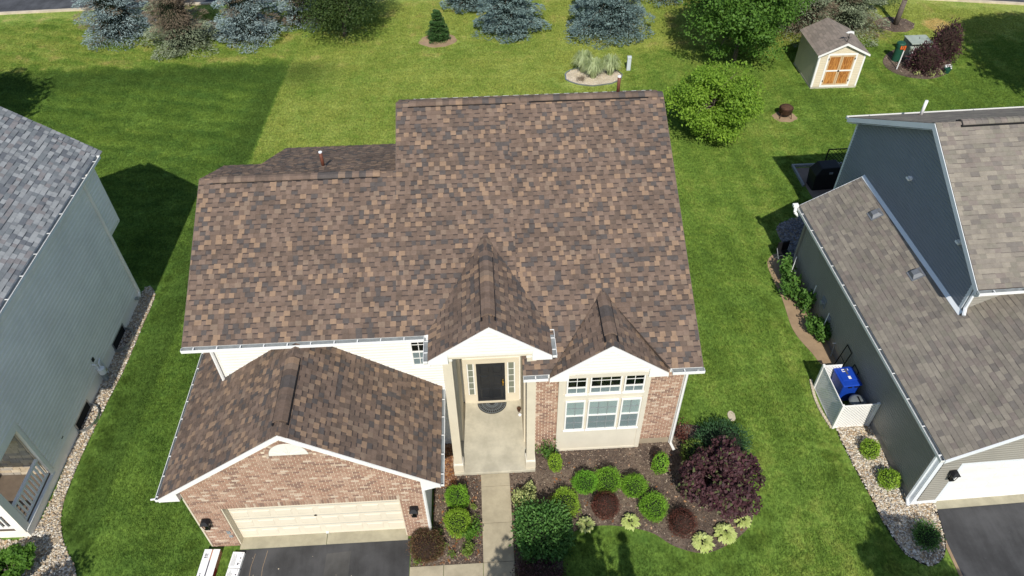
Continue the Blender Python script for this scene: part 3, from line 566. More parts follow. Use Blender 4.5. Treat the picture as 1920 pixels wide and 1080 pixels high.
# right-hand brick walls, foundation
rw = MB().box((9.35, 2.72, 0), (10.32, 2.95, 4.95)).box((12.94, 2.72, .34), (13.97, 2.95, 5.0)).build('brick_wall', M['mortar'], H)
BP.lay(rw, (0, 2.719, 0), (1, 0, 0), (0, 0, 1), [(9.4, .06), (10.31, .06), (10.31, 4.9), (9.4, 4.9)], .081, bw, BT, **brick); BP.lay(rw, (0, 2.719, 0), (1, 0, 0), (0, 0, 1), [(12.95, .34), (13.96, .34), (13.96, 4.95), (12.95, 4.95)], .081, bw, BT, **brick)
BP.build('brick', 'brick_field', BR, 300)
MB().box((12.94, 2.73, 0), (13.965, 2.96, .335)).build('foundation', M['found'], H); MB().box((13.972, 2.69, .05), (14.03, 2.95, 4.9)).build('corner_post', M['white'], H); MB().box((-.025, -.02, .05), (.02, .25, 3.0)).build('corner_post', M['cream'], H); MB().box((W-.012, -.022, .05), (W+.03, .25, 3.0)).build('corner_post', M['white'], H)
# body walls
MB().prism([(13.965, 2.96, 0), (13.965, 10.3, 0), (13.965, 10.3, 8.2), (13.965, 9.45, 8.62), (13.965, 2.96, zat(2.96)-.2)], (-.2, 0, 0)).build('side_wall', M['cream2'], H)
MB().prism([(.72, YW, 0), (.72, 9.2, 0), (.72, 9.2, 6.7), (.72, 7.33, 7.62), (.72, YW, 5.6)], (.2, 0, 0)).build('side_wall', M['cream2'], H)
MB().box((.92, 9.0, 0), (1.6, 9.2, 6.7)).box((1.5, 9.2, 0), (1.7, 12.0, 5.4)).box((1.7, 11.8, 0), (5.9, 12.0, 5.4)).box((5.9, 10.05, 0), (13.7, 10.25, 8.2)).box((5.9, 7.7, 7.0), (6.05, 10.0, 7.8)).box((5.9, 10.4, 0), (6.1, 11.9, 5.3)).build('rear_wall', M['cream2'], H)
MB().box((0, .28, 0), (.2, 6.0, 3.1)).box((.2, 5.8, 0), (.9, 6.0, 3.1)).build('garage_side_wall', M['cream2'], H)
gs = MB().box((W-.2, .28, 0), (W, YW, 3.1)).build('garage_side_wall', M['cream2'], H); boards(gs, (W+.001, .25, 0), (0, 1, 0), (0, 0, 1), [(0, .3), (YW-.25, .3), (YW-.25, 3.0), (0, 3.0)], M['cream2'])
fw = MB().box((.74, YW, 0), (7.2, YW+.2, 5.58)).build('siding_wall', M['cream2'], H)
boards(fw, (0, YW-.001, 0), (1, 0, 0), (0, 0, 1), [(.84, .2), (7.18, .2), (7.18, 5.56), (.84, 5.56)], M['cream2'])
MB().box((.715, YW-.028, 2.8), (.84, YW, 5.56)).build('corner_post', M['cream2'], H)
window(H, 6.14, 6.60, 4.12, 5.32, YW-.02, [(0, .5, 2, 'blind2'), (.5, 1, 2, None)], 2)
# porch
MB().box((7.06, 1.90, 0), (9.60, 4.66, .15)).build('porch_slab', M['conc2'], H, bevel=.015)
MB().box((7.2, YW, 0), (7.36, 4.85, 5.4)).box((9.3, 2.95, 0), (9.42, 4.85, 5.4)).build('porch_side_wall', M['cream'], H)
pw = MB().box((7.36, 4.66, .15), (9.3, 4.86, 5.3)).build('porch_back_wall', M['cream2'], H); boards(pw, (0, 4.659, 0), (1, 0, 0), (0, 0, 1), [(7.36, 2.42), (9.3, 2.42), (9.3, 5.0), (7.36, 5.0)], M['cream2'])
MB().box((7.36, 2.3, 5.60), (9.3, 4.66, 5.65)).build('porch_ceiling', M['white'], H)
MB().box((7.42, 4.615, .15), (9.26, 4.658, .2)).box((7.42, 4.60, 2.2), (9.26, 4.658, 2.42)).box((7.42, 4.615, .2), (7.56, 4.658, 2.2)).box((7.80, 4.61, .2), (7.865, 4.658, 2.2)).box((8.80, 4.61, .2), (8.87, 4.658, 2.2)).box((9.13, 4.615, .2), (9.26, 4.658, 2.2)).box((7.56, 4.62, .2), (7.80, 4.658, .55)).box((8.87, 4.62, .2), (9.13, 4.658, .55)).build('door_surround', M['cream'], H)
dr = MB().box((7.868, 4.625, .20), (8.797, 4.657, 2.18)).build('front_door', M['black'], H)
for px in (7.98, 8.40):
    for z0, z1 in ((.36, .88), (1.0, 1.55), (1.68, 2.05)):
        MB().add([(px, 4.6245, z0), (px+.3, 4.6245, z0), (px+.3, 4.6245, z1), (px, 4.6245, z1), (px+.035, 4.608, z0+.035), (px+.265, 4.608, z0+.035), (px+.265, 4.608, z1-.035), (px+.035, 4.608, z1-.035)], [(4, 5, 6, 7), (0, 1, 5, 4), (1, 2, 6, 5), (2, 3, 7, 6), (3, 0, 4, 7)]).build('panel', M['black'], dr)
MB().box((8.70, 4.60, 1.02), (8.745, 4.625, 1.3)).tube((8.72, 4.6, 1.28), (8.72, 4.57, 1.28), .03).tube((8.715, 4.565, 1.24), (8.715, 4.565, 1.08), .014).build('door_handle', M['brass'], dr)
MB().box((7.86, 4.58, .15), (8.81, 4.625, .195)).build('threshold', M['cream'], dr)
for x0, x1 in ((7.60, 7.76), (8.91, 9.09)):
    sd_ = MB().box((x0-.03, 4.63, .56), (x0, 4.657, 2.16)).box((x1, 4.63, .56), (x1+.03, 4.657, 2.16)).build('sidelight', M['white'], H)
    for j in range(5): MB().box((x0+.004, 4.642, .57+j*.318), (x1-.004, 4.65, .57+j*.318+.30)).build('pane', M['pane_g'], sd_)
    MB().box((x0, 4.638, .868), (x1, 4.652, .888)).box((x0, 4.638, 1.186), (x1, 4.652, 1.206)).box((x0, 4.638, 1.504), (x1, 4.652, 1.524)).box((x0, 4.638, 1.822), (x1, 4.652, 1.842)).build('muntin_bars', M['white'], sd_)
for x0 in (7.085, 9.325):
    cl = MB().box((x0, 1.99, .15), (x0+.25, 2.24, 5.66)).build('porch_column', M['cream'], H); MB().box((x0-.03, 1.96, .15), (x0+.28, 2.27, .50)).build('column_plinth', M['cream'], cl); MB().box((x0-.02, 1.97, .50), (x0+.27, 2.26, .56)).build('plinth_cap', M['cream2'], cl); MB().box((x0-.02, 1.97, 5.52), (x0+.27, 2.26, 5.66)).build('capital', M['cream2'], cl)
MB().box((7.0, 1.93, 5.66), (9.71, 2.29, 5.80)).build('porch_beam', M['cream'], H)
MB().box((7.1, 2.3, 5.5), (7.3, YW, 5.66)).box((9.4, 2.3, 5.5), (9.6, 2.72, 5.66)).build('porch_side_beam', M['cream'], H)
gt = MB().prism([(8.355-1.45, 1.90, 5.76), (8.355+1.45, 1.90, 5.76), (8.355, 1.90, 6.84)], (0, .06, 0)).build('porch_gable', M['cream2'], H); boards(gt, (0, 1.899, 0), (1, 0, 0), (0, 0, 1), [(8.355-1.36, 5.81), (8.355+1.36, 5.81), (8.355, 6.82)], M['cream2'])
# bay
MB().box((10.3, 2.62, 0), (12.97, 2.9, 4.25)).build('bay_wall', M['bayc'], H)
MB().box((10.298, 2.60, 0), (10.44, 2.62, 4.2)).box((12.83, 2.60, 0), (12.972, 2.62, 4.2)).box((10.44, 2.603, .0), (12.83, 2.62, .12)).box((10.44, 2.603, 2.78), (12.83, 2.62, 2.98)).box((10.44, 2.603, 4.02), (12.83, 2.62, 4.2)).build('bay_trim', M['bayc'], H)
for x0, x1, cl in ((10.52, 11.12, 2), (11.20, 12.12, 3), (12.20, 12.80, 2)):
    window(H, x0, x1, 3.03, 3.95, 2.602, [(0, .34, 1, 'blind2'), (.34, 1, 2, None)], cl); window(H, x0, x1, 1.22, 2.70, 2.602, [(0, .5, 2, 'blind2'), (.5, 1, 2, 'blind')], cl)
MB().box((10.2, 1.78, 4.82), (12.82, 2.75, 4.86)).build('bay_soffit', M['white'], H)
gt = MB().prism([(11.51-1.5, 1.76, 4.88), (11.51+1.5, 1.76, 4.88), (11.51, 1.76, 6.06)], (0, .06, 0)).build('bay_gable', M['cream2'], H); boards(gt, (0, 1.759, 0), (1, 0, 0), (0, 0, 1), [(11.51-1.3, 5.0), (11.51+1.3, 5.0), (11.51, 6.04)], M['cream2'])
MB().prism([(11.51-1.3, 1.755, 4.84), (11.51+1.3, 1.755, 4.84), (11.51+1.3, 1.755, 4.93), (11.51+.6, 1.755, 5.0), (11.51-.6, 1.755, 5.0), (11.51-1.3, 1.755, 4.93)], (0, -.02, 0)).build('gable_frieze', M['bayc'], H)
# garage door
gd = MB().box((D0, .22, .036), (D1, .26, DH+.1)).build('garage_door', M['door'], H)
pwid = (D1-D0)/8
for j in range(4):
    for i in range(8):
        x0, x1 = D0+pwid*i+.07, D0+pwid*(i+1)-.07; z0, z1 = .05+j*.53+.12, .05+(j+1)*.53-.10
        MB().add([(x0, .2195, z0), (x1, .2195, z0), (x1, .2195, z1), (x0, .2195, z1), (x0+.03, .204, z0+.04), (x1-.03, .204, z0+.04), (x1-.03, .204, z1-.04), (x0+.03, .204, z1-.04)], [(4, 5, 6, 7), (0, 1, 5, 4), (1, 2, 6, 5), (2, 3, 7, 6), (3, 0, 4, 7)]).build('panel', M['door'], gd)
    if j: MB().box((D0, .2165, .05+j*.53-.006), (D1, .2205, .05+j*.53+.006)).build('section_joint', M['gut'], gd)
MB().tube((3.16, .2, 1.12), (3.16, .225, 1.12), .03, n=8).box((3.12, .20, 1.10), (3.20, .21, 1.14)).build('door_handle', M['iron'], gd); MB().box((3.27, .19, .05), (3.35, .22, .12)).build('lift_handle', M['white'], gd)
MB().box((D0, .012, 0.036), (D0+.035, .22, DH)).box((D1-.035, .012, .036), (D1, .22, DH)).box((D0, .012, DH-.03), (D1, .22, DH+.001)).build('door_jamb', M['cream'], H)
wall_lamp(H, (.27, 0, 1.55)); wall_lamp(H, (6.03, 0, 1.62))
MB().box((.62, -.03, .75), (.72, -.013, .9)).box((.63, -.03, .55), (.73, -.013, .66)).build('keypad', M['gut'], H)
# things on the porch
mt = MB().prism([(8.33+.49*math.cos(math.pi+t*math.pi/24), 4.56+.49*math.sin(math.pi+t*math.pi/24)*.92, .151) for t in range(25)], (0, 0, .014)).build('doormat', M['mat']); tag(mt, 'dark half-round rubber mat before the black front door', 'doormat')
for rr in (.46, .34, .2):
    b = MB()
    for t in range(24):
        a0, a1 = math.pi+t*math.pi/24, math.pi+(t+1)*math.pi/24; P = lambda q, a: (8.33+q*math.cos(a), 4.555+q*.92*math.sin(a), .166)
        b.obox(P(rr, a0), Vector(P(rr, a1))-Vector(P(rr, a0)), Vector(P(rr-.018, a0))-Vector(P(rr, a0)), (0, 0, .006))
    b.build('raised_rib', M['greyp'], mt)
b = MB()
for t in range(1, 18): a = math.pi+t*math.pi/18; b.obox((8.33+.10*math.cos(a), 4.555+.092*math.sin(a), .166), (.34*math.cos(a), .31*math.sin(a), 0), (-.012*math.sin(a), .012*math.cos(a), 0), (0, 0, .005))
b.build('raised_rib', M['greyp'], mt)
pot = thing('flower_pot', 'small brown pot with a white dish beside the right porch wall', 'pot', (9.22, 4.18, .15)); MB().lathe((0, 0, 0), [(.05, 0), (.07, .12), (.075, .13), (.06, .13), (.05, .1)], 12).build('pot', M['rust'], pot); MB().lathe((.02, -.18, 0), [(.05, 0), (.06, .05), (.03, .08)], 12).build('dish', M['pvc'], pot)
# ------------------------------------------------------------------ neighbour on the right
RO = (20.81, .11, 0); RZ = R(1.45); RM = Matrix.Translation(RO) @ Matrix.Rotation(RZ, 4, 'Z')
N2 = thing('taupe_house', 'taupe house with tan shingle roofs and white garage door on the right', 'house', RO, RZ)
PR = Pieces(); RT = [26, 22, 16, 12, 14, 10]; rw_ = lambda row: random.choice((.2, .24, .28, .3))
EX, E2, P2 = -.30, 3.03, .58; s2 = math.hypot(1, P2); c2, n2 = 1/s2, P2/s2
def rpart(name, o, U, V, rgs):
    d = deck(N2, name, o, U, V, rgs[0])
    for rg in rgs: PR.lay(d, o, U, V, rg, .15, rw_, RT, .012, .002, band=(.2, .88))
    return d
lo = rpart('lower_roof_slope', (EX, 10.75, E2), (0, -1, 0), (c2, 0, n2), [[(0, 0), (11.1, 0), (11.1, 4.6*s2), (0, 4.6*s2)]])
up = rpart('front_roof_slope', (0, 3.42, 5.62), (1, 0, 0), (0, 1/math.hypot(1, .565), .565/math.hypot(1, .565)), [[(1.52, 0), (9.5, 0), (9.5, 4.58*math.hypot(1, .565)), (1.52, 4.58*math.hypot(1, .565))]])
rb = rpart('rear_roof_slope', (0, 12.55, 5.62), (-1, 0, 0), (0, -1/math.hypot(1, .567), .567/math.hypot(1, .567)), [[(-9.5, 0), (-1.52, 0), (-1.52, 4.55*math.hypot(1, .567)), (-9.5, 4.55*math.hypot(1, .567))]])
caps(up, (1.52, 8.0, 8.2), (9.4, 8.0, 8.2), .565, .15, .08, RT, SH['right'][2:5]+SH['right'][2:5], vent=(.75, 7.8))
PR.build('shingle', 'shingle_field', SH['right'], 300, RM)
lw = MB().box((0, 0, 0), (.2, 10.4, 2.98)).build('side_wall', M['rside'], N2); boards(lw, (-.001, 10.4, 0), (0, -1, 0), (0, 0, 1), [(0, .32), (10.28, .32), (10.28, 2.97), (0, 2.97)], M['rside'], .11, .03)
MB().box((-.02, 0, 0), (-.002, 10.4, .30)).build('foundation', M['slate'], N2)
fg = MB().prism([(.2, 0, 2.1), (4.3, 0, 2.1), (4.3, 0, 5.4), (4.0, 0, 5.35), (.2, 0, 3.14)], (0, .2, 0)).box((.2, 0, 0), (.68, .2, 2.1)).build('front_wall', M['rside'], N2)
boards(fg, (0, -.001, 0), (1, 0, 0), (0, 0, 1), [(.14, .22), (.69, .22), (.69, 2.1), (.14, 2.1)], M['rside'], .11, .03); boards(fg, (0, -.001, 0), (1, 0, 0), (0, 0, 1), [(.14, 2.12), (4.3, 2.12), (4.3, 5.35), (4.2, 5.4), (.14, 3.08)], M['rside'], .11, .03)
MB().box((.0, -.03, 0), (.69, -.003, .21)).build('base_trim', M['rtrim'], N2); MB().box((-.03, -.035, .0), (.10, .0, 3.0)).box((-.035, 0, 0), (0, .12, 3.0)).build('corner_post', M['rtrim'], N2)
gd = MB().box((.78, .02, .03), (5.66, .06, 2.1)).build('garage_door', M['white'], N2)
MB().box((.69, -.035, 0), (.79, .06, 2.2)).box((.79, -.035, 2.1), (5.7, .06, 2.2)).build('door_casing', M['rtrim'], gd)
for j in range(4):
    for i in range(8):
        x0, x1, z0, z1 = .78+.61*i+.06, .78+.61*(i+1)-.06, .05+j*.515+.11, .05+(j+1)*.515-.1
        MB().add([(x0, .0195, z0), (x1, .0195, z0), (x1, .0195, z1), (x0, .0195, z1), (x0+.03, .006, z0+.035), (x1-.03, .006, z0+.035), (x1-.03, .006, z1-.035), (x0+.03, .006, z1-.035)], [(4, 5, 6, 7), (0, 1, 5, 4), (1, 2, 6, 5), (2, 3, 7, 6), (3, 0, 4, 7)]).build('panel', M['white'], gd)
MB().box((3.1, -.01, 1.05), (3.25, .02, 1.08)).build('door_handle', M['iron'], gd); MB().box((.72, -.24, 0), (5.7, .02, .03)).build('apron', M['apron'], N2)
MB().prism([(EX, -.352, E2-.01), (4.3, -.352, E2-.01+P2*4.6), (4.3, -.352, E2-.17+P2*4.6), (EX, -.352, E2-.15)], (0, -.03, 0)).build('rake_board', M['rtrim'], N2); MB().prism([(EX, 10.75, E2), (4.3, 10.75, E2+P2*4.6), (4.3, 10.75, E2-.14+P2*4.6), (EX, 10.75, E2-.14)], (0, .025, 0)).build('rake_board', M['rtrim'], N2)
gutter(N2, (EX, 10.76, E2-.02), (EX, -.36, E2-.02), (-1, 0, 0), wd=.10, step=.95)
downspout(N2, [(EX-.05, 10.7, E2-.1), (-.06, 10.32, E2-.42), (-.06, 10.32, .95), (-.18, 10.05, .72), (-.2, 9.6, .5)], .085, M['rside'])
MB().path([(EX-.16, 10.72, E2+.02), (EX-.20, 10.58, E2-.18), (EX-.06, 10.5, E2-.3)], .055, 8).build('downspout_elbow', M['gwhite'], N2); MB().box((EX-.25, 10.70, E2-.04), (EX-.05, 10.84, E2+.05)).build('gutter_outlet', M['gwhite'], N2)
downspout(N2, [(EX-.05, -.15, E2-.1), (-.09, .1, E2-.4), (-.09, .1, .2), (-.09, -.05, .05)], .08, M['rtrim'])
# tall block
tw = MB().prism([(1.82, 3.9, 0), (1.82, 12.3, 0), (1.82, 12.3, 5.55), (1.82, 8.0, 7.98), (1.82, 3.9, 5.6)], (.2, 0, 0)).build('gable_wall', M['rside_shade'], N2)
boards(tw, (1.819, 12.3, 0), (0, -1, 0), (0, 0, 1), [(.08, .3), (8.32, .3), (8.32, 5.62), (4.3, 7.9), (.08, 5.5)], M['rside_shade'], .12, .035)
MB().prism([(1.50, 12.56, 5.60), (1.50, 8.0, 8.19), (1.50, 8.0, 7.99), (1.50, 12.56, 5.42)], (.03, 0, 0)).prism([(1.50, 3.42, 5.60), (1.50, 8.0, 8.19), (1.50, 8.0, 7.99), (1.50, 3.42, 5.42)], (.03, 0, 0)).build('rake_board', M['rtrim'], N2)
MB().prism([(1.53, 12.5, 5.42), (1.53, 8.0, 7.97), (1.82, 8.0, 7.97), (1.82, 12.5, 5.42)], (0, 0, -.02)).prism([(1.53, 3.45, 5.42), (1.53, 8.0, 7.97), (1.82, 8.0, 7.97), (1.82, 3.45, 5.42)], (0, 0, -.02)).build('soffit', M['rtrim'], N2)
MB().box((1.79, 12.2, .3), (1.85, 12.33, 5.5)).box((1.79, 3.88, 4.2), (1.82, 4.0, 5.6)).build('corner_post', M['rtrim'], N2)
ts = MB().box((2.02, 3.9, 3), (9.4, 4.1, 5.55)).box((2.02, 12.1, 0), (9.4, 12.3, 5.5)).build('upper_wall', M['rside'], N2); boards(ts, (0, 3.899, 0), (1, 0, 0), (0, 0, 1), [(1.9, 4.2), (9.4, 4.2), (9.4, 5.5), (1.9, 5.5)], M['rside'], .105)
gutter(N2, (1.5, 3.41, 5.6), (9.4, 3.41, 5.6), (0, -1, 0), step=.9); gutter(N2, (9.4, 12.56, 5.6), (1.5, 12.56, 5.6), (0, 1, 0), step=2)
downspout(N2, [(1.55, 3.34, 5.5), (1.62, 3.5, 5.3), (1.86, 3.82, 5.15), (1.86, 3.82, 4.45), (1.75, 3.62, 4.33)], .09, M['rtrim'])
fl = MB()
zr2 = lambda x: E2+P2*(x-EX)
fl.obox((1.70, 3.75, zr2(1.70)+.015), (.11, 0, .11*P2+.05), (0, 7.0, 0), (-.008, 0, .012)); fl.build('step_flashing', M['rtrim'], N2)
for y in (8.79, 5.74):
    x = 1.43; z = zr2(x); b = MB(); U = Vector((0, 1, 0)); V = Vector((c2, 0, n2)); Nn = Vector((-n2, 0, c2)); o = Vector((x, y, z))+Nn*.015
    v = MB().obox(o-U*.2-V*.22, U*.4, V*.44, Nn*.012).build('roof_vent', M['slate'], N2)
    q = [o+U*a*.16+V*b_*.17+Nn*.02 for a, b_ in ((-1, -1), (1, -1), (1, 1), (-1, 1))]+[o+U*a*.10+V*b_*.10+Nn*.13 for a, b_ in ((-1, -1), (1, -1), (1, 1), (-1, 1))]
    MB().add(q, [(4, 5, 6, 7), (0, 1, 5, 4), (1, 2, 6, 5), (2, 3, 7, 6), (3, 0, 4, 7)]).build('vent_hood', M['slate'], v)
for y in (8.33, 5.14): MB().tube((1.81, y, 5.9), (1.70, y, 5.9), .085, n=14).tube((1.70, y, 5.9), (1.66, y, 5.86), .10, .07, n=14).build('vent_cover', M['gwhite'], N2)
p = MB().tube((3.6, 11.6, 6.1), (3.6, 11.6, 6.75), .055, n=12).build('vent_pipe', M['pvc'], N2, True); MB().lathe((3.6, 11.6, 6.08), [(.14, 0), (.07, .12)], 12).build('flashing', M['felt'], p)
wall_lamp(N2, (.58, 0, 1.75))
for y, z, q in ((7.55, 1.05, .16), (6.9, .85, .09)):
    b = MB().box((-.06, y-q, z-q*1.3), (-.016, y+q, z+q*1.3)).build('meter_plate', M['rside_shade'], N2, bevel=.02); MB().tube((-.06, y, z), (-.16, y, z), q*.55, n=12).build('meter_dial', M['gut'], b)
# ------------------------------------------------------------------ neighbour on the left
LO = (-5.5, .69, 0); LZ = R(-1.2); LM = Matrix.Translation(LO) @ Matrix.Rotation(LZ, 4, 'Z')
N1 = thing('grey_house', 'pale grey sided house with silver-grey shingle roof at the left edge', 'house', LO, LZ)
PL = Pieces(); LT = [20, 17, 12, 16, 19, 16]; lw_ = lambda row: random.choice((.14, .17, .2, .2, .24)); P1 = .71; s1 = math.hypot(1, P1); EXL, EZL = .27, 5.95
def lpart(name, o, U, V, rg):
    d = deck(N1, name, o, U, V, rg); PL.lay(d, o, U, V, rg, .15, lw_, LT, .012, .002, raised=.006, band=(.6, .84)); return d
l1 = lpart('roof_slope', (EXL, -.3, EZL), (0, 1, 0), (-1/s1, 0, P1/s1), [(0, 0), (11.25, 0), (11.25, 3.35*s1), (0, 3.35*s1)])
l2 = lpart('roof_slope', (EXL-6.7, 10.95, EZL), (0, -1, 0), (1/s1, 0, P1/s1), [(0, 0), (11.25, 0), (11.25, 3.35*s1), (0, 3.35*s1)])
l3 = lpart('rear_roof_slope', (EXL, 10.96, EZL-.16), (0, 1, 0), (-1/s1, 0, P1/s1), [(0, 0), (.5, 0), (.5, 3.0*s1), (0, 3.0*s1)])
caps(l1, (EXL-3.35, -.3, EZL+P1*3.35), (EXL-3.35, 10.95, EZL+P1*3.35), P1, .15, .07, LT, SH['left'], vent=(.4, 10))
PL.build('shingle', 'shingle_field', SH['left'], 300, LM)
sw_ = MB().prism([(0, 0, 2.85), (0, 1.95, 2.85), (0, 1.95, 0), (0, 9.87, 0), (0, 9.87, 5.9), (0, 0, 5.9)], (-.2, 0, 0)).box((-.2, 9.87, 3.12), (0, 10.92, 5.8)).box((-6.2, 10.75, 3.12), (-.2, 10.92, 5.8)).box((-6.2, 9.7, 0), (-.2, 9.87, 3.3)).box((-6.2, 9.88, 3.12), (-.2, 10.74, 3.2)).build('side_wall', M['lside'], N1)
boards(sw_, (.001, 0, 0), (0, 1, 0), (0, 0, 1), [(2.0, .45), (9.8, .45), (9.8, 5.9), (2.0, 5.9)], M['lside'], .155, .05); boards(sw_, (.001, 0, 0), (0, 1, 0), (0, 0, 1), [(.0, 2.97), (2.0, 2.97), (2.0, 5.9), (0, 5.9)], M['lside'], .155, .05, vmin=.45+16*.155); boards(sw_, (.001, 0, 0), (0, 1, 0), (0, 0, 1), [(9.93, 3.2), (10.86, 3.2), (10.86, 5.8), (9.93, 5.8)], M['lside'], .155, .05)
MB().box((.002, 1.95, 0), (.03, 9.87, .43)).build('foundation', M['lside'], N1)
MB().box((-.01, 9.78, .1), (.045, 9.90, 5.6)).box((-.01, 10.84, 3.12), (.04, 10.94, 5.6)).box((.0, 10.36, 3.15), (.03, 10.4, 5.6)).box((-.2, 9.9, 3.06), (.02, 10.94, 3.14)).build('corner_post', M['lside'], N1)
MB().box((EXL-.3, -.28, EZL-.16), (EXL-.005, 10.9, EZL-.14)).build('soffit', M['lside'], N1); MB().box((EXL-.03, -.28, EZL-.17), (EXL+.0, 10.94, EZL-.01)).build('fascia', M['white'], N1)
gutter(N1, (EXL+.003, -.3, EZL-.02), (EXL+.003, 11.0, EZL-.02), (1, 0, 0), step=.95)
downspout(N1, [(EXL+.06, 9.95, EZL-.1), (.08, 9.93, EZL-.45), (.08, 9.93, .35), (.1, 9.75, .2)], .085, M['lside']); MB().box((.03, 9.52, .28), (.2, 9.66, .34)).build('splash_arm', M['steel'], N1)
# porch in the corner
MB().box((-6.2, -.05, 0), (.03, 1.95, .33)).build('porch_floor', M['lside'], N1); MB().box((-6.2, -.02, .331), (-.02, 1.9, .345)).build('porch_decking', plain('brown_decking', (.13, .10, .075), .8, .15, 5), N1)
st = MB().box((-6.2, 1.9, .33), (-.2, 2.0, 2.9)).build('stone_wall', M['mortar'], N1); PS = Pieces()
PS.lay(st, (-6.2, 1.899, .35), (1, 0, 0), (0, 0, 1), [(0, 0), (5.98, 0), (5.98, 2.45), (0, 2.45)], .13, lambda r: random.choice((.22, .3, .38, .46)), [1, 1, 1, 1, 1, 1], t0=.03, t1=.02, gap=.014); PS.build('stone', 'stone_field', [M['ledger'], plain('ledger_stone_grey', (.34, .30, .25), .9, .2, 6), plain('ledger_stone_pale', (.50, .42, .31), .9, .2, 6)]*2, 300, LM)
MB().box((-.22, -.08, .33), (.03, .17, 2.86)).build('porch_column', M['lside'], N1); MB().box((-.2, .17, 2.72), (.035, 1.95, 2.97)).box((-.02, 1.83, .33), (.04, 1.97, 2.9)).build('opening_trim', M['lside'], N1)
MB().box((-6.2, -.06, 2.75), (.03, .1, 5.9)).build('front_wall', M['lside'], N1); MB().box((-6.2, .1, 2.86), (-.2, 1.9, 2.92)).build('porch_ceiling', M['white'], N1)
rl = MB().box((-.14, .17, 1.18), (-.04, 1.83, 1.25)).box((-.12, .17, .42), (-.06, 1.83, .48)).build('railing', M['white'], N1)
for i in range(10): MB().box((-.115, .27+i*.16, .48), (-.065, .32+i*.16, 1.18)).build('baluster', M['white'], rl)
r3 = MB().box((-6.2, -.02, 1.18), (-.22, .08, 1.25)).box((-6.2, 0, .42), (-.22, .06, .48)).build('railing', M['white'], N1)
for i in range(37): MB().box((-6.1+i*.16, .005, .48), (-6.05+i*.16, .055, 1.18)).build('baluster', M['white'], r3)
MB().box((-.05, -.02, .30), (.05, 1.95, .36)).build('porch_sill', M['white'], N1)
MB().prism([(-6.2, 0, 5.9), (.0, 0, 5.9), (EXL-3.35, 0, EZL+P1*3.35-.25)], (0, .1, 0)).build('front_gable', M['lside'], N1); MB().box((-6.2, 1.95, 0), (-6.0, 9.7, 5.85)).build('far_side_wall', M['lside'], N1)
pc = thing('porch_chair', 'dark red cushioned chair on the grey house porch', 'chair', (-7.25, 1.75, .35), .3)
MB().box((-.3, -.3, .3), (.3, .3, .42)).build('seat', M['red'], pc, bevel=.04); MB().box((-.3, .22, .42), (.3, .34, .95)).build('backrest', M['red'], pc, bevel=.04)
for sx in (-.27, .27):
    for sy in (-.25, .28): MB().box((sx-.02, sy-.02, 0), (sx+.02, sy+.02, .3)).build('leg', M['iron'], pc)
for y, lab in ((4.15, 1), (7.65, 0)):
    wl = MB(); n = 16; rr = .55
    for i in range(n):
        a0, a1 = -math.pi/2+math.pi*i/n, -math.pi/2+math.pi*(i+1)/n; p0, p1 = Vector((rr*.8*math.cos(a0), y+rr*math.sin(a0), .0)), Vector((rr*.8*math.cos(a1), y+rr*math.sin(a1), 0))
        wl.obox(p0+Vector((.03, 0, 0)), p1-p0, Vector((.02*math.cos(a0), .02*math.sin(a0), 0)), (0, 0, .16))
    wo = wl.build('window_well', M['steel'], N1); MB().box((.032, y-.48, .06), (.045, y+.48, .40)).build('pane', M['dark'], wo); MB().box((.03, y-.54, .02), (.055, y-.48, .44)).box((.03, y+.48, .02), (.055, y+.54, .44)).box((.03, y-.48, .40), (.055, y+.48, .45)).build('frame', M['steel'], wo)
    MB().prism([(rr*.78*math.cos(-math.pi/2+math.pi*i/12)+.03, y+rr*.97*math.sin(-math.pi/2+math.pi*i/12), .03) for i in range(13)], (0, 0, .004)).build('well_floor', M['mulch'], wo)
gm = thing('gas_meter', 'white gas meter with looped pipes on the grey house wall', 'meter', (-5.28, 6.55, 0))
MB().lathe((.08, -.02, .38), [(.08, 0), (.13, .03), (.13, .26), (.08, .30)], 14).build('meter_body', M['pvc'], gm); MB().path([(.08, .02, .66), (.08, .03, .82), (.04, .24, .86), (.02, .28, .6), (.02, .28, .02)], .03, 8).build('pipe', M['pvc'], gm); MB().path([(.06, -.1, .68), (.06, -.1, .92), (-.1, -.1, .95)], .028, 8).build('pipe', M['pvc'], gm); MB().box((-.12, -.02, .98), (-.02, .1, 1.12)).build('regulator', M['iron'], gm); MB().box((.19, .0, .42), (.205, .1, .55)).build('tag', M['sand'], gm); MB().box((.0, -.1, 0), (.14, .02, .38)).build('pedestal', M['gut'], gm)
MB().box((.0, 2.9, .7), (.05, 3.0, .78)).build('hose_tap', M['iron'], N1)
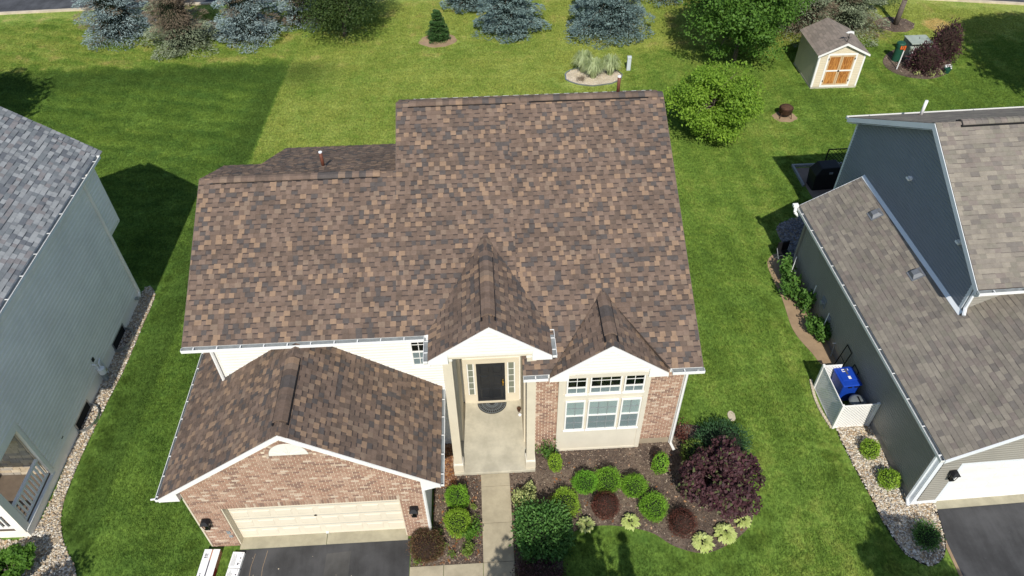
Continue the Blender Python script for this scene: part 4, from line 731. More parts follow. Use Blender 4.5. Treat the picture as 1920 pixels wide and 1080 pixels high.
# ------------------------------------------------------------------ plants
def leaves(name, C, D, Nn, L, Wd, mat, parent, kind=None):
    n = len(C); D = D/np.maximum(np.linalg.norm(D, axis=1, keepdims=True), 1e-6); Sd = np.cross(D, Nn); Sd /= np.maximum(np.linalg.norm(Sd, axis=1, keepdims=True), 1e-6)
    L = np.broadcast_to(np.asarray(L, float).reshape(-1, 1), (n, 1)); Wd = np.broadcast_to(np.asarray(Wd, float).reshape(-1, 1), (n, 1))
    v = np.stack([C-D*L*.5, C-D*L*.05+Sd*Wd*.5, C+D*L*.5, C-D*L*.05-Sd*Wd*.5], 1).reshape(-1, 3).astype(np.float32)
    me = bpy.data.meshes.new(name); me.vertices.add(4*n); me.vertices.foreach_set('co', v.ravel()); me.loops.add(4*n); me.loops.foreach_set('vertex_index', np.arange(4*n, dtype=np.int32))
    me.polygons.add(n); me.polygons.foreach_set('loop_start', np.arange(0, 4*n, 4, dtype=np.int32)); me.polygons.foreach_set('loop_total', np.full(n, 4, np.int32)); me.update(calc_edges=True); me.validate()
    me.materials.append(mat); o = put(bpy.data.objects.new(name, me), parent)
    return o
def rdir(n): 
    d = rng.normal(size=(n, 3)); return d/np.linalg.norm(d, axis=1, keepdims=True)
F = dict(
    blue=foliage('blue_spruce_needle', (.125, .180, .182), (.36, .455, .455), .06), bluedark=foliage('blue_spruce_needle_dark', (.075, .130, .125), (.26, .355, .34), .06), bgreen=foliage('grey_green_needle', (.13, .165, .10), (.34, .39, .25), .08), dead=foliage('dead_needle', (.13, .095, .065), (.33, .26, .185), .05),
    dgreen=foliage('dark_tree_leaf', (.020, .045, .010), (.075, .115, .028), .2), maple=foliage('maple_leaf', (.038, .095, .015), (.14, .27, .04), .3), bright=foliage('lime_tree_leaf', (.10, .20, .018), (.28, .43, .05), .35), young=foliage('young_spruce_needle', (.030, .085, .022), (.085, .17, .045), .1),
    box=foliage('boxwood_leaf', (.12, .27, .022), (.27, .50, .05), .25), box2=foliage('boxwood_leaf_yellow', (.16, .30, .02), (.36, .53, .06), .25), cypress=foliage('dwarf_cypress_leaf', (.10, .27, .022), (.24, .50, .05), .2),
    red=foliage('barberry_leaf', (.060, .020, .015), (.17, .058, .040), .15), brown=foliage('brown_barberry_leaf', (.045, .028, .016), (.19, .105, .055), .1, cc=(.10, .12, .03)), purple=foliage('purple_sandcherry_leaf', (.028, .012, .015), (.112, .047, .054), .12, .6, cc=(.10, .115, .045)),
    hosta=foliage('hosta_leaf', (.36, .46, .12), (.70, .74, .32), .3), host2=foliage('variegated_leaf', (.20, .30, .08), (.62, .62, .28), .25), ever=foliage('arborvitae_leaf', (.028, .095, .020), (.13, .26, .06), .15), ever2=foliage('yew_leaf', (.02, .06, .022), (.07, .15, .06), .15),
    grass=foliage('silver_grass_blade', (.24, .32, .13), (.62, .67, .40), .3), veg=foliage('vegetable_leaf', (.035, .10, .018), (.12, .24, .04), .25), bushl=foliage('hydrangea_leaf', (.035, .10, .012), (.13, .26, .03), .25), weed=foliage('weed_leaf', (.08, .15, .02), (.24, .32, .06), .25))
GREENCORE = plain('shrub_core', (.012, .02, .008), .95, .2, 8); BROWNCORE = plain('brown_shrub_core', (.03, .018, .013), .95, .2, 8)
def tree_root(name, label, cat, loc, group=None): return thing(name, label, cat, loc, random.uniform(-.4, .4)*0, group)
def trunk(root, h, r0, r1, lean=(0, 0), limbs=(), n=9):
    b = MB(); pts = [Vector((lean[0]*t/4*h, lean[1]*t/4*h, h*t/4))+Vector((random.uniform(-1, 1), random.uniform(-1, 1), 0))*r0*.4*(t > 0) for t in range(5)]
    b.path(pts, r0, n, r1=r1)
    for tip in limbs:
        tip = Vector(tip); k = random.uniform(.35, .85); s0 = pts[0].lerp(pts[-1], k); mid = s0.lerp(tip, .55)+Vector((0, 0, .12*(tip-s0).length)); b.tube(s0, mid, r0*.35, r0*.2, 6); b.tube(mid, tip, r0*.2, r0*.07, 5)
    return b.build('trunk', M['bark'], root, True)
def conifer(name, label, loc, h, rad, mat, nq=16000, zmin=.15, droop=.25, size=1., dead=None, cat='tree', group=None, power=.85, deadz=(.0, 1.)):
    root = tree_root(name, label, cat, loc, group); trunk(root, h*.96, max(.05, h*.022), .015)
    lev = max(12, int(h/.40)); nb = lev*8; per = max(20, int(nq*2.2)//nb); zs = zmin+(h-zmin)*np.sort((np.repeat(np.arange(lev), 8)+.3+rng.normal(0, .16, nb))/lev).clip(0, .995)**1.1; az = np.arange(nb)*2*math.pi/8+np.repeat(rng.uniform(0, 6.28, lev), 8)+rng.uniform(-.35, .35, nb)
    ln = rad*np.maximum(1-(zs-zmin)/(h-zmin), .02)**power*rng.uniform(.72, 1.12, nb); Cs, Ds, Ns, sel = [], [], [], []; bm_ = MB()
    for i in range(nb):
        d = np.array([math.cos(az[i]), math.sin(az[i]), 0]); sd = np.array([-d[1], d[0], 0]); up0 = rng.uniform(.0, .25)
        t = rng.uniform(.12, 1, per)**.75; wv = (.10+.55*(1-t)*t*1.6+.10*(1-t))*ln[i]+.06; k = rng.uniform(-1, 1, per)
        zc = ln[i]*(up0*t-droop*t*t)+rng.normal(0, .028, per)*size-abs(k)*wv*.22
        c = d*(t*ln[i])[:, None]+sd*(k*wv)[:, None]; c[:, 2] += zc+zs[i]
        dd = d[None]*(.75+.2*rng.normal(size=(per, 1)))+sd[None]*(k*.8)[:, None]+np.array([0, 0, 1])*rng.normal(.12, .25, (per, 1))
        Cs.append(c); Ds.append(dd); Ns.append(np.array([0, 0, 1])+rng.normal(0, .3, (per, 3))); sel.append(np.full(per, dead is not None and deadz[0] < zs[i]/h < deadz[1] and rng.uniform() < dead))
        bm_.tube((0, 0, zs[i]), tuple(d*ln[i]*.8+np.array([0, 0, zs[i]+ln[i]*(up0*.8-droop*.64)])), .018*size, .006, 4, caps=False)
    C = np.concatenate(Cs); D = np.concatenate(Ds); Nn = np.concatenate(Ns); sel = np.concatenate(sel); tag(bm_.build('branches', M['twig'], root), kind='stuff')
    L = rng.uniform(.09, .18, len(C))*size; Wd = L*rng.uniform(.3, .45, len(C))
    MB().lathe((0, 0, 0), [(rad*.36, zmin+.15), (rad*.30, zmin+(h-zmin)*.25), (rad*.13, zmin+(h-zmin)*.6), (.03, h*.9)], 14).build('dark_core', GREENCORE, root, True)  # solid dark cone added: darkness inside the crown put into its colour
    leaves('crown', C[~sel], D[~sel], Nn[~sel], L[~sel], Wd[~sel], mat, root)
    if sel.any(): leaves('dead_branches', C[sel], D[sel], Nn[sel], L[sel]*1.5, Wd[sel]*.35, F['dead'], root)
    return root
def deciduous(name, label, loc, h, rx, rz, mat, nclump=60, nleaf=22000, leaf=.12, z0=None, tr=.12, cat='tree', group=None, ry=None, clump=.42, flat_=.75):
    root = tree_root(name, label, cat, loc, group); ry = ry or rx; zc = h-rz; d = rdir(nclump); rr = rng.uniform(.3, 1.1, (nclump, 1))**.5
    cc = d*rr*np.array([rx, ry, rz])*(1-clump*.5); cc[:, 2] += zc; cc = cc[cc[:, 2] > (z0 or .3)]; nclump = len(cc); cr = clump*min(rx, rz)*rng.uniform(.6, 1.15, nclump)
    trunk(root, zc+rz*.3, tr, tr*.35, limbs=[tuple(cc[i]) for i in range(0, nclump, 3)])
    idx = rng.integers(0, nclump, nleaf); dl = rdir(nleaf); dl[:, 2] = np.where(rng.uniform(size=nleaf) < .65, np.abs(dl[:, 2]), dl[:, 2])
    C = cc[idx]+dl*cr[idx][:, None]*rng.uniform(.55, 1.05, (nleaf, 1))*np.array([1.15, 1.15, flat_]); Nn = dl*.6+np.array([0, 0, .8])+rng.normal(0, .45, (nleaf, 3)); D = rdir(nleaf)+dl*.5-np.array([0, 0, .25])
    L = leaf*rng.uniform(.6, 1.35, nleaf); leaves('crown', C, D, Nn, L, L*.62, mat, root); return root
def shrub(name, label, loc, rx, rz, mat, n=2600, leaf=.05, core=None, ry=None, rough=.08, cat='shrub', group=None, squash=0., asp=.5, spiky=0.):
    root = tree_root(name, label, cat, loc, group); ry = ry or rx; d = rdir(n*2); d = d[d[:, 2] > -.62][:n]; n = len(d)
    ph = rng.uniform(0, 6.28, 6); lump = sum(np.sin(d @ (rng.normal(size=3)*3.5)+ph[i]) for i in range(5))/5
    rr = (1+rough*1.6*lump+rng.normal(0, rough*.6, n))*(1-.32*rng.uniform(0, 1, n)**3); rr = np.where(rng.uniform(size=n) < .06, rr*rng.uniform(1.03, 1.2, n), rr); C = d*rr[:, None]*np.array([rx, ry, rz]); C[:, 2] += rz*.62*1.0; C[:, 2] = np.maximum(C[:, 2], .03)
    D = d*(.4+spiky)+rdir(n)*.8+np.array([0, 0, .25]); Nn = d*.7+rng.normal(0, .5, (n, 3)); L = leaf*rng.uniform(.6, 1.4, n)
    leaves('foliage', C, D, Nn, L, L*asp, mat, root)
    b = MB(); prof = [(max(.01, .80*math.sin(a)), rz*.62-rz*.80*math.cos(a)) for a in [R(x) for x in range(55, 181, 14)]]
    prof = [(p*rx, z) for p, z in prof]; b.lathe((0, 0, 0), [(prof[0][0]*.7, 0.0)]+[q for q in prof if q[1] > .02], 12); b.build('stems_or_core', core or GREENCORE, root, True); return root  # solid dark core added inside the leaves to close see-through gaps, not real stalks
def rosette(name, label, loc, rad, mat, n=46, L=.2, group=None, h=.22):
    root = tree_root(name, label, 'plant', loc, group); t = rng.uniform(0, 1, n)**.6; az = rng.uniform(0, 6.28, n); d = np.column_stack([np.cos(az), np.sin(az), np.zeros(n)]); el = (1-t)*1.1
    m = MB()
    for i in range(n):
        dv = Vector(d[i]); sd_ = Vector((-dv.y, dv.x, 0)); b0 = dv*rad*t[i]*.55+Vector((0, 0, h*(1-t[i]*.55))); ax = (dv*math.cos(el[i])+Vector((0, 0, math.sin(el[i])*.8))).normalized(); l = L*random.uniform(.75, 1.2); w_ = l*.33
        a = [b0, b0+ax*l*.35+sd_*w_, b0+ax*l*.35-sd_*w_, b0+ax*l*.45-Vector((0, 0, .012)), b0+ax*l+Vector((0, 0, -.05*l/.2))]
        m.add(a, [(0, 3, 1), (0, 2, 3), (1, 3, 4), (3, 2, 4)])
    m.build('leaves', mat, root); MB().lathe((0, 0, 0), [(.03, 0), (.05, h*.6), (.02, h*.8)], 8).build('stems_or_core', GREENCORE, root); return root
def clump_plant(name, label, loc, rx, h, mat, n=420, leaf=.08, cat='plant', group=None):
    root = tree_root(name, label, cat, loc, group); m = MB(); k = 14; tips = []
    for i in range(k):
        a = random.uniform(0, 6.28); q = rx*random.uniform(.2, 1); tp = Vector((q*math.cos(a), q*math.sin(a), h*random.uniform(.5, 1))); m.tube((0, 0, 0), tp, .008, .004, 4); tips.append(tp)
    m.build('stems_or_core', M['twig'], root); idx = rng.integers(0, k, n); T = np.array([tuple(t) for t in tips]); t = rng.uniform(.3, 1.08, (n, 1)); C = T[idx]*t+rng.normal(0, rx*.18, (n, 3)); C[:, 2] = np.maximum(np.abs(C[:, 2]), .03)
    leaves('leaves', C, rdir(n)+np.array([0, 0, .2]), np.array([0, 0, 1])+rng.normal(0, .6, (n, 3)), leaf*rng.uniform(.6, 1.4, n), leaf*.55, mat, root); return root
GS = 'conifers along the far lawn'
conifer('blue_spruce', 'blue spruce at the far left beside the street corner', (-13.4, 33.9, 0), 7.5, 2.7, F['blue'], 20000, dead=.10, group=GS)
conifer('blue_spruce', 'grey-green spruce with dead brown upper branches on the far lawn', (-9.2, 32.3, 0), 7.0, 2.5, F['bgreen'], 20000, dead=.93, deadz=(.2, 1), group=GS)
conifer('blue_spruce', 'silvery blue spruce just right of the half-dead spruce', (-5.4, 33.0, 0), 7.2, 2.4, F['blue'], 19000, dead=.22, group=GS)
conifer('blue_spruce', 'thin blue spruce left of the dark leafy tree', (-2.5, 34.6, 0), 6.5, 1.7, F['blue'], 10000, dead=.4, group=GS)
conifer('blue_spruce', 'small blue spruce behind, left of the two full blue spruces', (7.9, 36.2, 0), 5.5, 1.8, F['bluedark'], 11000, group=GS)
conifer('blue_spruce', 'full blue spruce with a ragged skirt right of the young spruce', (10.4, 32.6, 0), 7.0, 2.4, F['bluedark'], 22000, group=GS, droop=.3)
conifer('blue_spruce', 'broad rounded blue spruce standing before the ornamental grasses', (16.3, 32.3, 0), 7.5, 2.9, F['bluedark'], 30000, group=GS, droop=.3, power=.7)
conifer('blue_spruce', 'dark spruce top behind the maple at the frame edge', (20.6, 36.6, 0), 6.5, 2.0, F['bluedark'], 10000, group=GS)
conifer('young_spruce', 'young dark green spruce alone in a ring of bare earth', (6.06, 31.75, 0), 1.85, .78, F['young'], 6500, zmin=.02, size=.7, group=GS, droop=.16, power=.5)
deciduous('leafy_tree', 'dark green leafy tree between the spruces at the top edge', (.4, 32.6, 0), 6.3, 3.0, 3.15, F['dgreen'], 90, 30000, .11, .25, .14)
deciduous('maple_tree', 'tall green maple left of the garden shed', (22.85, 27.6, 0), 7.9, 3.3, 3.85, F['maple'], 120, 46000, .15, .45, .13, clump=.3, flat_=.5)
deciduous('lime_green_tree', 'round lime green tree at the back corner of the brick house', (19.5, 20.2, 0), 3.9, 2.3, 1.85, F['bright'], 95, 32000, .12, .45, .09, clump=.36)
conifer('pine_tree', 'brown-stemmed pine close behind the shed', (27.6, 31.0, 0), 7.5, 2.6, F['bgreen'], 18000, dead=.5, zmin=.8)
conifer('pine_tree', 'shaggy grey-green pine to the right behind the shed', (30.5, 31.3, 0), 7.0, 2.7, F['bgreen'], 24000, dead=.3)
conifer('pine_tree', 'pale pine between maple and shed at the top edge', (25.3, 33.0, 0), 7.5, 2.6, F['bgreen'], 14000, dead=.4)
deciduous('yard_tree', 'tree with a bare grey trunk in a ring of dark mulch', (33.85, 31.5, 0), 8.0, 2.6, 2.4, F['dgreen'], 60, 15000, .13, 3.2, .17)
# trees standing outside the picture whose shadows fall into it
deciduous('side_yard_tree', 'tree beyond the left edge shading the back lawn', (-19.0, 18.7, 0), 10.0, 3.5, 3.7, F['dgreen'], 80, 16000, .3, 1, .2)
deciduous('side_yard_tree', 'large tree beyond the right edge shading the far lawn', (40.4, 18.2, 0), 13.0, 4.0, 4.6, F['maple'], 110, 34000, .34, 2, .2)
deciduous('front_yard_tree', 'large leafy front yard tree below the picture', (9.6, -7.75, 0), 7.3, 1.9, 2.0, F['maple'], 46, 12000, .2, 2, .12)
conifer('front_yard_spruce', 'narrower spruce in the front yard below the picture', (10.75, -6.15, 0), 6.2, .75, F['bluedark'], 6000)
conifer('front_yard_spruce', 'narrow spruce in the front yard below the picture', (11.75, -6.3, 0), 6.3, .8, F['bluedark'], 6000)
deciduous('front_yard_tree', 'leafy front yard tree below the right lawn', (19.8, -7.6, 0), 7.4, 1.35, 1.8, F['maple'], 34, 9000, .2, 2, .1)
deciduous('front_yard_tree', 'small leafy tree at the left lawn below the picture', (-4.25, -3.9, 0), 3.6, .85, 1.0, F['dgreen'], 24, 3500, .12, 1.2, .06)
# beds before the brick house
BX = 'clipped round green shrubs in the mulch beds'
for (x, y, rx, rz, m, lab) in ((11.08, 1.30, .38, .40, 'cypress', 'round bright green shrub, left of the pair under the bay window'), (11.78, 1.30, .40, .40, 'box', 'round bright green shrub, right of the pair under the bay window'), (12.55, 1.06, .36, .42, 'box', 'round bright green shrub between the bay window pair and the dwarf cypress'), (13.02, .32, .39, .42, 'box', 'round bright green shrub just left of the big purple bush'), (10.38, .62, .42, .42, 'box2', 'yellow-green round shrub half in shade right of the walk'), (7.15, 1.03, .35, .40, 'box', 'bright green shrub left of the walk nearest the porch'), (7.17, .18, .38, .42, 'box2', 'yellow-green round shrub left of the walk beside the garage wall')):
    shrub('round_shrub', lab, (x, y, .03), rx, rz, F[m], 5200, .042, group=BX, ry=rx*random.uniform(.88, 1.05), rough=random.uniform(.10, .16), spiky=.5, asp=.42)
shrub('upright_shrub', 'narrow yellow-green shrub by the left corner of the bay window', (10.22, 2.0, .03), .22, .46, F['box2'], 1300, .05, rough=.1); shrub('upright_shrub', 'narrow bright green shrub by the right brick corner', (13.5, 1.75, .03), .25, .52, F['box'], 1600, .05, rough=.08)
shrub('barberry', 'reddish brown round barberry between the green shrubs and hosta', (11.6, .48, .03), .42, .40, F['red'], 3600, .04, BROWNCORE, rough=.06, asp=.35); shrub('barberry', 'small red-brown barberry below the big purple bush', (13.78, -.22, .03), .42, .40, F['red'], 3200, .04, BROWNCORE, rough=.1, asp=.35); shrub('barberry', 'twiggy brown barberry at the corner of garage and driveway', (6.27, -.50, .03), .49, .44, F['brown'], 5200, .05, BROWNCORE, rough=.08, asp=.3, spiky=.7)
deciduous('purple_bush', 'large dark purple bush at the right end of the bed', (14.98, .72, .03), 1.85, 1.2, .98, F['purple'], 60, 14000, .12, .12, .05, cat='shrub', clump=.36)
shrub('blue_green_shrub', 'blue-green spreading shrub behind the purple bush', (15.55, 2.25, .03), .85, .6, F['ever2'], 4200, .075, rough=.14, spiky=.8, asp=.35); shrub('olive_shrub', 'small olive shrub left of the blue-green shrub', (14.65, 2.1, .03), .42, .42, F['weed'], 1500, .06, rough=.15); clump_plant('leggy_plant', 'leggy reddish plant at the right brick corner', (14.42, 2.85, .03), .38, .6, F['red'], 420, .07)
shrub('globe_evergreen', 'large dark globe evergreen right of the walk', (9.62, -.42, .03), .80, .72, F['ever'], 9000, .095, rough=.17, asp=.5, spiky=.4); shrub('dark_purple_shrub', 'low dark purple shrub under the globe evergreen at the frame edge', (9.45, -1.75, .03), .75, .45, F['purple'], 3600, .06, BROWNCORE, rough=.14)
shrub('variegated_shrub', 'cream and green variegated shrub right of the walk', (9.2, .72, .03), .34, .42, F['host2'], 1300, .07, rough=.2, asp=.6); shrub('variegated_shrub', 'small pale variegated sprig behind the variegated shrub', (9.38, 1.18, .03), .18, .3, F['host2'], 420, .06, rough=.2, asp=.6); shrub('low_yew', 'small dark shrub behind the globe evergreen', (9.98, .22, .03), .36, .34, F['ever'], 1400, .06, rough=.15)
rosette('hosta', 'half-shaded pale hosta below the yellow-green shrub', (10.95, -.02, .03), .32, F['host2'], 114, 0.124, h=.26); rosette('hosta', 'yellow hosta between the two barberries', (12.28, -.02, .03), .34, F['hosta'], 121, 0.124, h=.26); rosette('hosta', 'leftmost yellow hosta at the front edge of the bed by the purple bush', (14.28, -.78, .03), .40, F['hosta'], 159, 0.136, h=.26); rosette('hosta', 'largest yellow hosta directly under the purple bush', (14.98, -.55, .03), .42, F['hosta'], 171, 0.143, h=.26); rosette('hosta', 'smallest yellow hosta at the right end under the purple bush', (15.6, -.2, .03), .3, F['hosta'], 95, 0.124, h=.26)
clump_plant('rose_bush', 'loose green rose bush against the left side of the bay', (10.0, 2.42, .03), .36, .8, F['veg'], 520, .07); clump_plant('weedy_perennial', 'leafy green perennials against the left edge of the walk', (7.6, -.12, .03), .34, .45, F['bushl'], 620, .08); clump_plant('weedy_perennial', 'pale leafy perennials left of the walk nearest the lower path', (7.45, -.58, .03), .3, .35, F['weed'], 420, .07)
for i, (x, y, lab) in enumerate(((7.0, -.72, 'small weed clump beside the lower path'), (5.98, -.85, 'grass tuft at the corner of driveway and lower path'), (6.58, -.02, 'small green sprig at the foot of the garage downspout'), (7.62, .75, 'thin yellow-green sprout between shrub and walk'), (6.7, -.42, 'tiny green weed right of the brown barberry'), (7.66, .35, 'small sprout left of the walk'))): clump_plant('weed', lab, (x, y, .03), .16, .2, F['weed'], 110, .06)
# gravel bed plants
for x, y, rx, lab in ((20.27, 1.95, .29, 'upper round yellow-green shrub in the pebble bed'), (20.4, .85, .31, 'lower round yellow-green shrub in the pebble bed')): shrub('round_shrub', lab, (x, y, .02), rx, .34, F['box2'], 2200, .05, group='round shrubs in the pebble bed', rough=.1, asp=.42)
shrub('dark_pine_shrub', 'dark green mugo pine at the end of the pebble bed', (20.74, -1.02, .02), .36, .32, F['ever'], 1500, .085, rough=.22, asp=.3, spiky=.9)
deciduous('hydrangea', 'leafy green bush before the grey house porch', (-5.45, -.62, 0), .95, .85, .5, F['bushl'], 26, 4200, .12, .15, .03, cat='shrub')
# ornamental grass island
for x, y, r_, h, lab in ((14.2, 27.15, .62, 1.35, 'tall silvery grass clump at the back left of the sand bed'), (14.68, 26.45, .58, 1.25, 'silvery grass clump at the front of the sand bed'), (15.65, 26.75, .58, 1.25, 'silvery grass clump at the right of the sand bed')):
    root = tree_root('ornamental_grass', lab, 'grass clump', (x, y, .02), 'ornamental grasses in the sand bed'); m = MB()
    for i in range(620):
        a = random.uniform(0, 6.28); q = random.uniform(.1, 1)**.6; hh = h*random.uniform(.55, 1.05)*(1-.25*q); d = Vector((math.cos(a), math.sin(a), 0)); sd_ = Vector((-d.y, d.x, 0))*.012; b0 = d*random.uniform(0, .16); o_ = r_*q
        P = [b0, b0+d*o_*.3+Vector((0, 0, hh*.62)), b0+d*o_*.72+Vector((0, 0, hh*.98)), b0+d*o_*1.15+Vector((0, 0, hh*.72))]
        m.add([P[0]-sd_, P[0]+sd_, P[1]-sd_, P[1]+sd_, P[2]-sd_*.8, P[2]+sd_*.8, P[3]], [(0, 1, 3, 2), (2, 3, 5, 4), (4, 5, 6)])
    m.build('blades', F['grass'], root)
clump_plant('dry_perennial', 'dry brown plant left in the sand bed', (14.0, 26.15, .02), .28, .3, F['dead'], 160, .08)
# utility island
for x, y, r_, h, lab in ((33.0, 26.05, .85, .85, 'lower purple bush before the utility cabinet'), (34.5, 27.1, .80, 1.25, 'taller purple bush right of the utility cabinet')): shrub('purple_shrub', lab, (x, y, .03), r_, h, F['purple'], 2600, .13, BROWNCORE, rough=.2, asp=.4, spiky=.8)
for x, y, lab in ((32.4, 25.35, 'left pale flowering tuft in the utility bed'), (33.1, 25.15, 'middle pale flowering tuft in the utility bed'), (33.75, 25.3, 'right pale flowering tuft in the utility bed')): clump_plant('flower_tuft', lab, (x, y, .03), .22, .22, F['hosta'], 90, .07)
up_ = thing('utility_pedestal', 'dark green utility pedestal in the far mulch bed', 'utility box', (31.95, 27.1, 0)); MB().lathe((0, 0, 0), [(.22, 0), (.22, .85), (.25, .86), (.25, 1.05), (.2, 1.1)], 16).build('post_shell', M['green'], up_); MB().box((-.1, -.245, .8), (.08, -.225, 1.0)).build('warning_label', M['orange'], up_)
uc = thing('utility_cabinet', 'pale green transformer cabinet behind the purple bushes', 'utility box', (33.2, 27.6, 0)); MB().box((-.6, -.5, 0), (.6, .5, .75)).prism([(-.6, -.5, .75), (-.6, .5, .75), (-.6, .5, .95)], (1.2, 0, 0)).build('cabinet', M['teal'], uc, bevel=.03); MB().box((-.63, -.53, .93), (.63, .53, .99)).build('lid', M['teal'], uc, bevel=.02); MB().box((-.4, -.515, .15), (.4, -.503, .65)).build('door_panel', M['teal'], uc)
for x, y, tip, lab in ((31.6, 26.1, 1, 'white marker stake with orange tip by the green pedestal'), (32.35, 26.45, 0, 'plain white marker stake before the utility cabinet')):
    s_ = thing('marker_stake', lab, 'stake', (x, y, 0)); MB().tube((0, 0, 0), (.02, 0, 1.15), .03, n=8).build('stake', M['pvc'], s_)
    if tip: MB().tube((.02, 0, 1.15), (.025, 0, 1.38), .045, n=8).build('tip', M['orange'], s_)
fp = thing('flower_planter', 'small green pot of white flowers in the utility bed', 'planter', (34.15, 25.55, 0)); MB().lathe((0, 0, 0), [(.14, 0), (.2, .26), (.2, .28), (.16, .26)], 12).build('pot', M['green'], fp); leaves('flowers', rdir(40)*.17+np.array([0, 0, .34]), rdir(40), np.tile([0, 0, 1.], (40, 1)), .1, .08, M['pvc'], fp)
pdl = thing('cable_pedestal', 'slim pale grey cable pedestal right of the ornamental grasses', 'utility box', (16.75, 27.15, 0)); MB().box((-.11, -.08, 0), (.11, .08, .78)).build('shell', M['steelp'], pdl, bevel=.02); MB().box((-.12, -.09, .72), (.12, .09, .84)).build('cap', M['steelp'], pdl, bevel=.02)
pit = thing('fire_pit', 'rusty round fire pit on the back lawn', 'fire pit', (23.9, 21.8, 0)); pit.scale = (.82, .82, .82); MB().lathe((0, 0, .2), [(.25, 0), (.40, .08), (.42, .40), (.44, .42), (.40, .40), (.38, .1), (.2, .04)], 20).build('bowl', M['rust'], pit, True); MB().lathe((0, 0, .6), [(.41, 0), (.35, .1), (.2, .17), (.04, .2)], 20).build('mesh_lid', M['rust'], pit, True)
for a in (.6, 2.2, 3.8, 5.4): MB().tube((.38*math.cos(a), .38*math.sin(a), .45), (.50*math.cos(a), .50*math.sin(a), 0), .022, n=6).build('leg', M['rust'], pit)
# ------------------------------------------------------------------ garden shed
sh = thing('garden_shed', 'beige garden shed with stained plywood double doors', 'shed', (26.15, 24.42, 0), R(-.5)); SW, SDp, SHt = 2.42, 2.75, 2.0; AP = 2.58
MB().box((-.03, -.03, 0), (SW+.03, SDp, .1)).build('base', M['conc2'], sh)
sb = MB().prism([(0, 0, .1), (SW, 0, .1), (SW, 0, SHt), (SW/2, 0, AP), (0, 0, SHt)], (0, SDp, 0)).build('body', M['shedside'], sh)
boards(sb, (0, -.001, 0), (1, 0, 0), (0, 0, 1), [(.06, .14), (.42, .14), (.42, SHt), (.06, SHt)], M['shedside'], .1); boards(sb, (0, -.001, 0), (1, 0, 0), (0, 0, 1), [(SW-.42, .14), (SW-.06, .14), (SW-.06, SHt), (SW-.42, SHt)], M['shedside'], .1); boards(sb, (0, -.001, 0), (1, 0, 0), (0, 0, 1), [(.06, SHt+.01), (SW-.06, SHt+.01), (SW/2, AP-.03)], M['shedside'], .1)
boards(sb, (-.001, SDp, 0), (0, -1, 0), (0, 0, 1), [(.03, .14), (SDp-.05, .14), (SDp-.05, SHt), (.03, SHt)], M['shedside'], .115, .02)
MB().box((-.02, -.035, .1), (.07, .0, SHt+.02)).box((SW-.07, -.035, .1), (SW+.02, .0, SHt+.02)).box((-.03, 0, .1), (0, .08, SHt)).build('corner_trim', M['white'], sh)
for sgn in (-1, 1):
    hw = SW/2+.16; p_ = (AP-SHt)/(SW/2); ze = SHt-.16*p_+.04; sl_ = math.hypot(hw, hw*p_)
    o = (SW/2+sgn*hw, SDp+.1 if sgn < 0 else -.16, ze); U = (0, -1, 0) if sgn < 0 else (0, 1, 0); V = (-sgn*hw/sl_, 0, hw*p_/sl_); rg = [(0, 0), (SDp+.26, 0), (SDp+.26, sl_), (0, sl_)]
    d = deck(sh, 'roof_slope', o, U, V, rg, .06, M['white']); Pq = Pieces(); Pq.lay(d, o, U, V, rg, .16, lambda r: .3, [1, 1], .009, .002); Pq.build('shingle', 'shingle_field', [M['shedroof'], grain('weathered_shed_shingle_dark', (.205, .175, .15), .2)], 300)
    a = Vector((SW/2+sgn*hw, -.165, ze)); b_ = Vector((SW/2, -.165, AP+.04)); MB().prism([a, b_, b_-Vector((0, 0, .12)), a-Vector((0, 0, .1))], (0, -.025, 0)).build('rake_board', M['white'], sh)
MB().box((.42, -.045, .12), (.52, 0, 1.9)).box((SW-.52, -.045, .12), (SW-.42, 0, 1.9)).box((.42, -.046, 1.9), (SW-.42, 0, 2.0)).box((.42, -.046, .10), (SW-.42, 0, .2)).build('door_casing', M['white'], sh)
for x0, x1 in ((.525, SW/2-.008), (SW/2+.008, SW-.525)):
    dd = MB().box((x0, -.04, .21), (x1, -.005, 1.89)).build('door', M['frame_wood'], sh); w1 = .075
    for z0, z1 in ((.29, .98), (1.09, 1.81)): MB().box((x0+w1, -.042, z0), (x1-w1, -.0395, z1)).build('panel', M['ply'], dd)
    MB().box((x0, -.05, 1.0), (x1, -.04, 1.07)).build('rail', M['white'], dd)
    for z in (.4, 1.65): MB().box(((x0-.03) if x0 < 1 else x1-.02, -.06, z), ((x0+.02) if x0 < 1 else x1+.03, -.045, z+.1)).build('hinge', M['iron'], dd)
MB().box((SW/2-.05, -.06, .98), (SW/2+.05, -.045, 1.06)).build('latch', M['iron'], sh)
wv = MB().tube((0, 0, 0), (0, 0, .5), .015, n=6).tube((-.16, 0, .26), (.16, 0, .26), .012, n=5).tube((0, -.16, .26), (0, .16, .26), .012, n=5).build('vane_pole', M['iron'])
wt = thing('weather_vane', 'small weather vane with a white bird on the shed roof', 'weather vane', (26.15+SW/2-.02, 24.42-.05, AP+.05)); wv.parent = wt; MB().prism([(-.2, 0, .5), (-.05, 0, .46), (.1, 0, .48), (.24, 0, .40), (.2, 0, .55), (.05, 0, .58), (-.1, 0, .56)], (0, .03, 0)).build('bird', M['pvc'], wt)
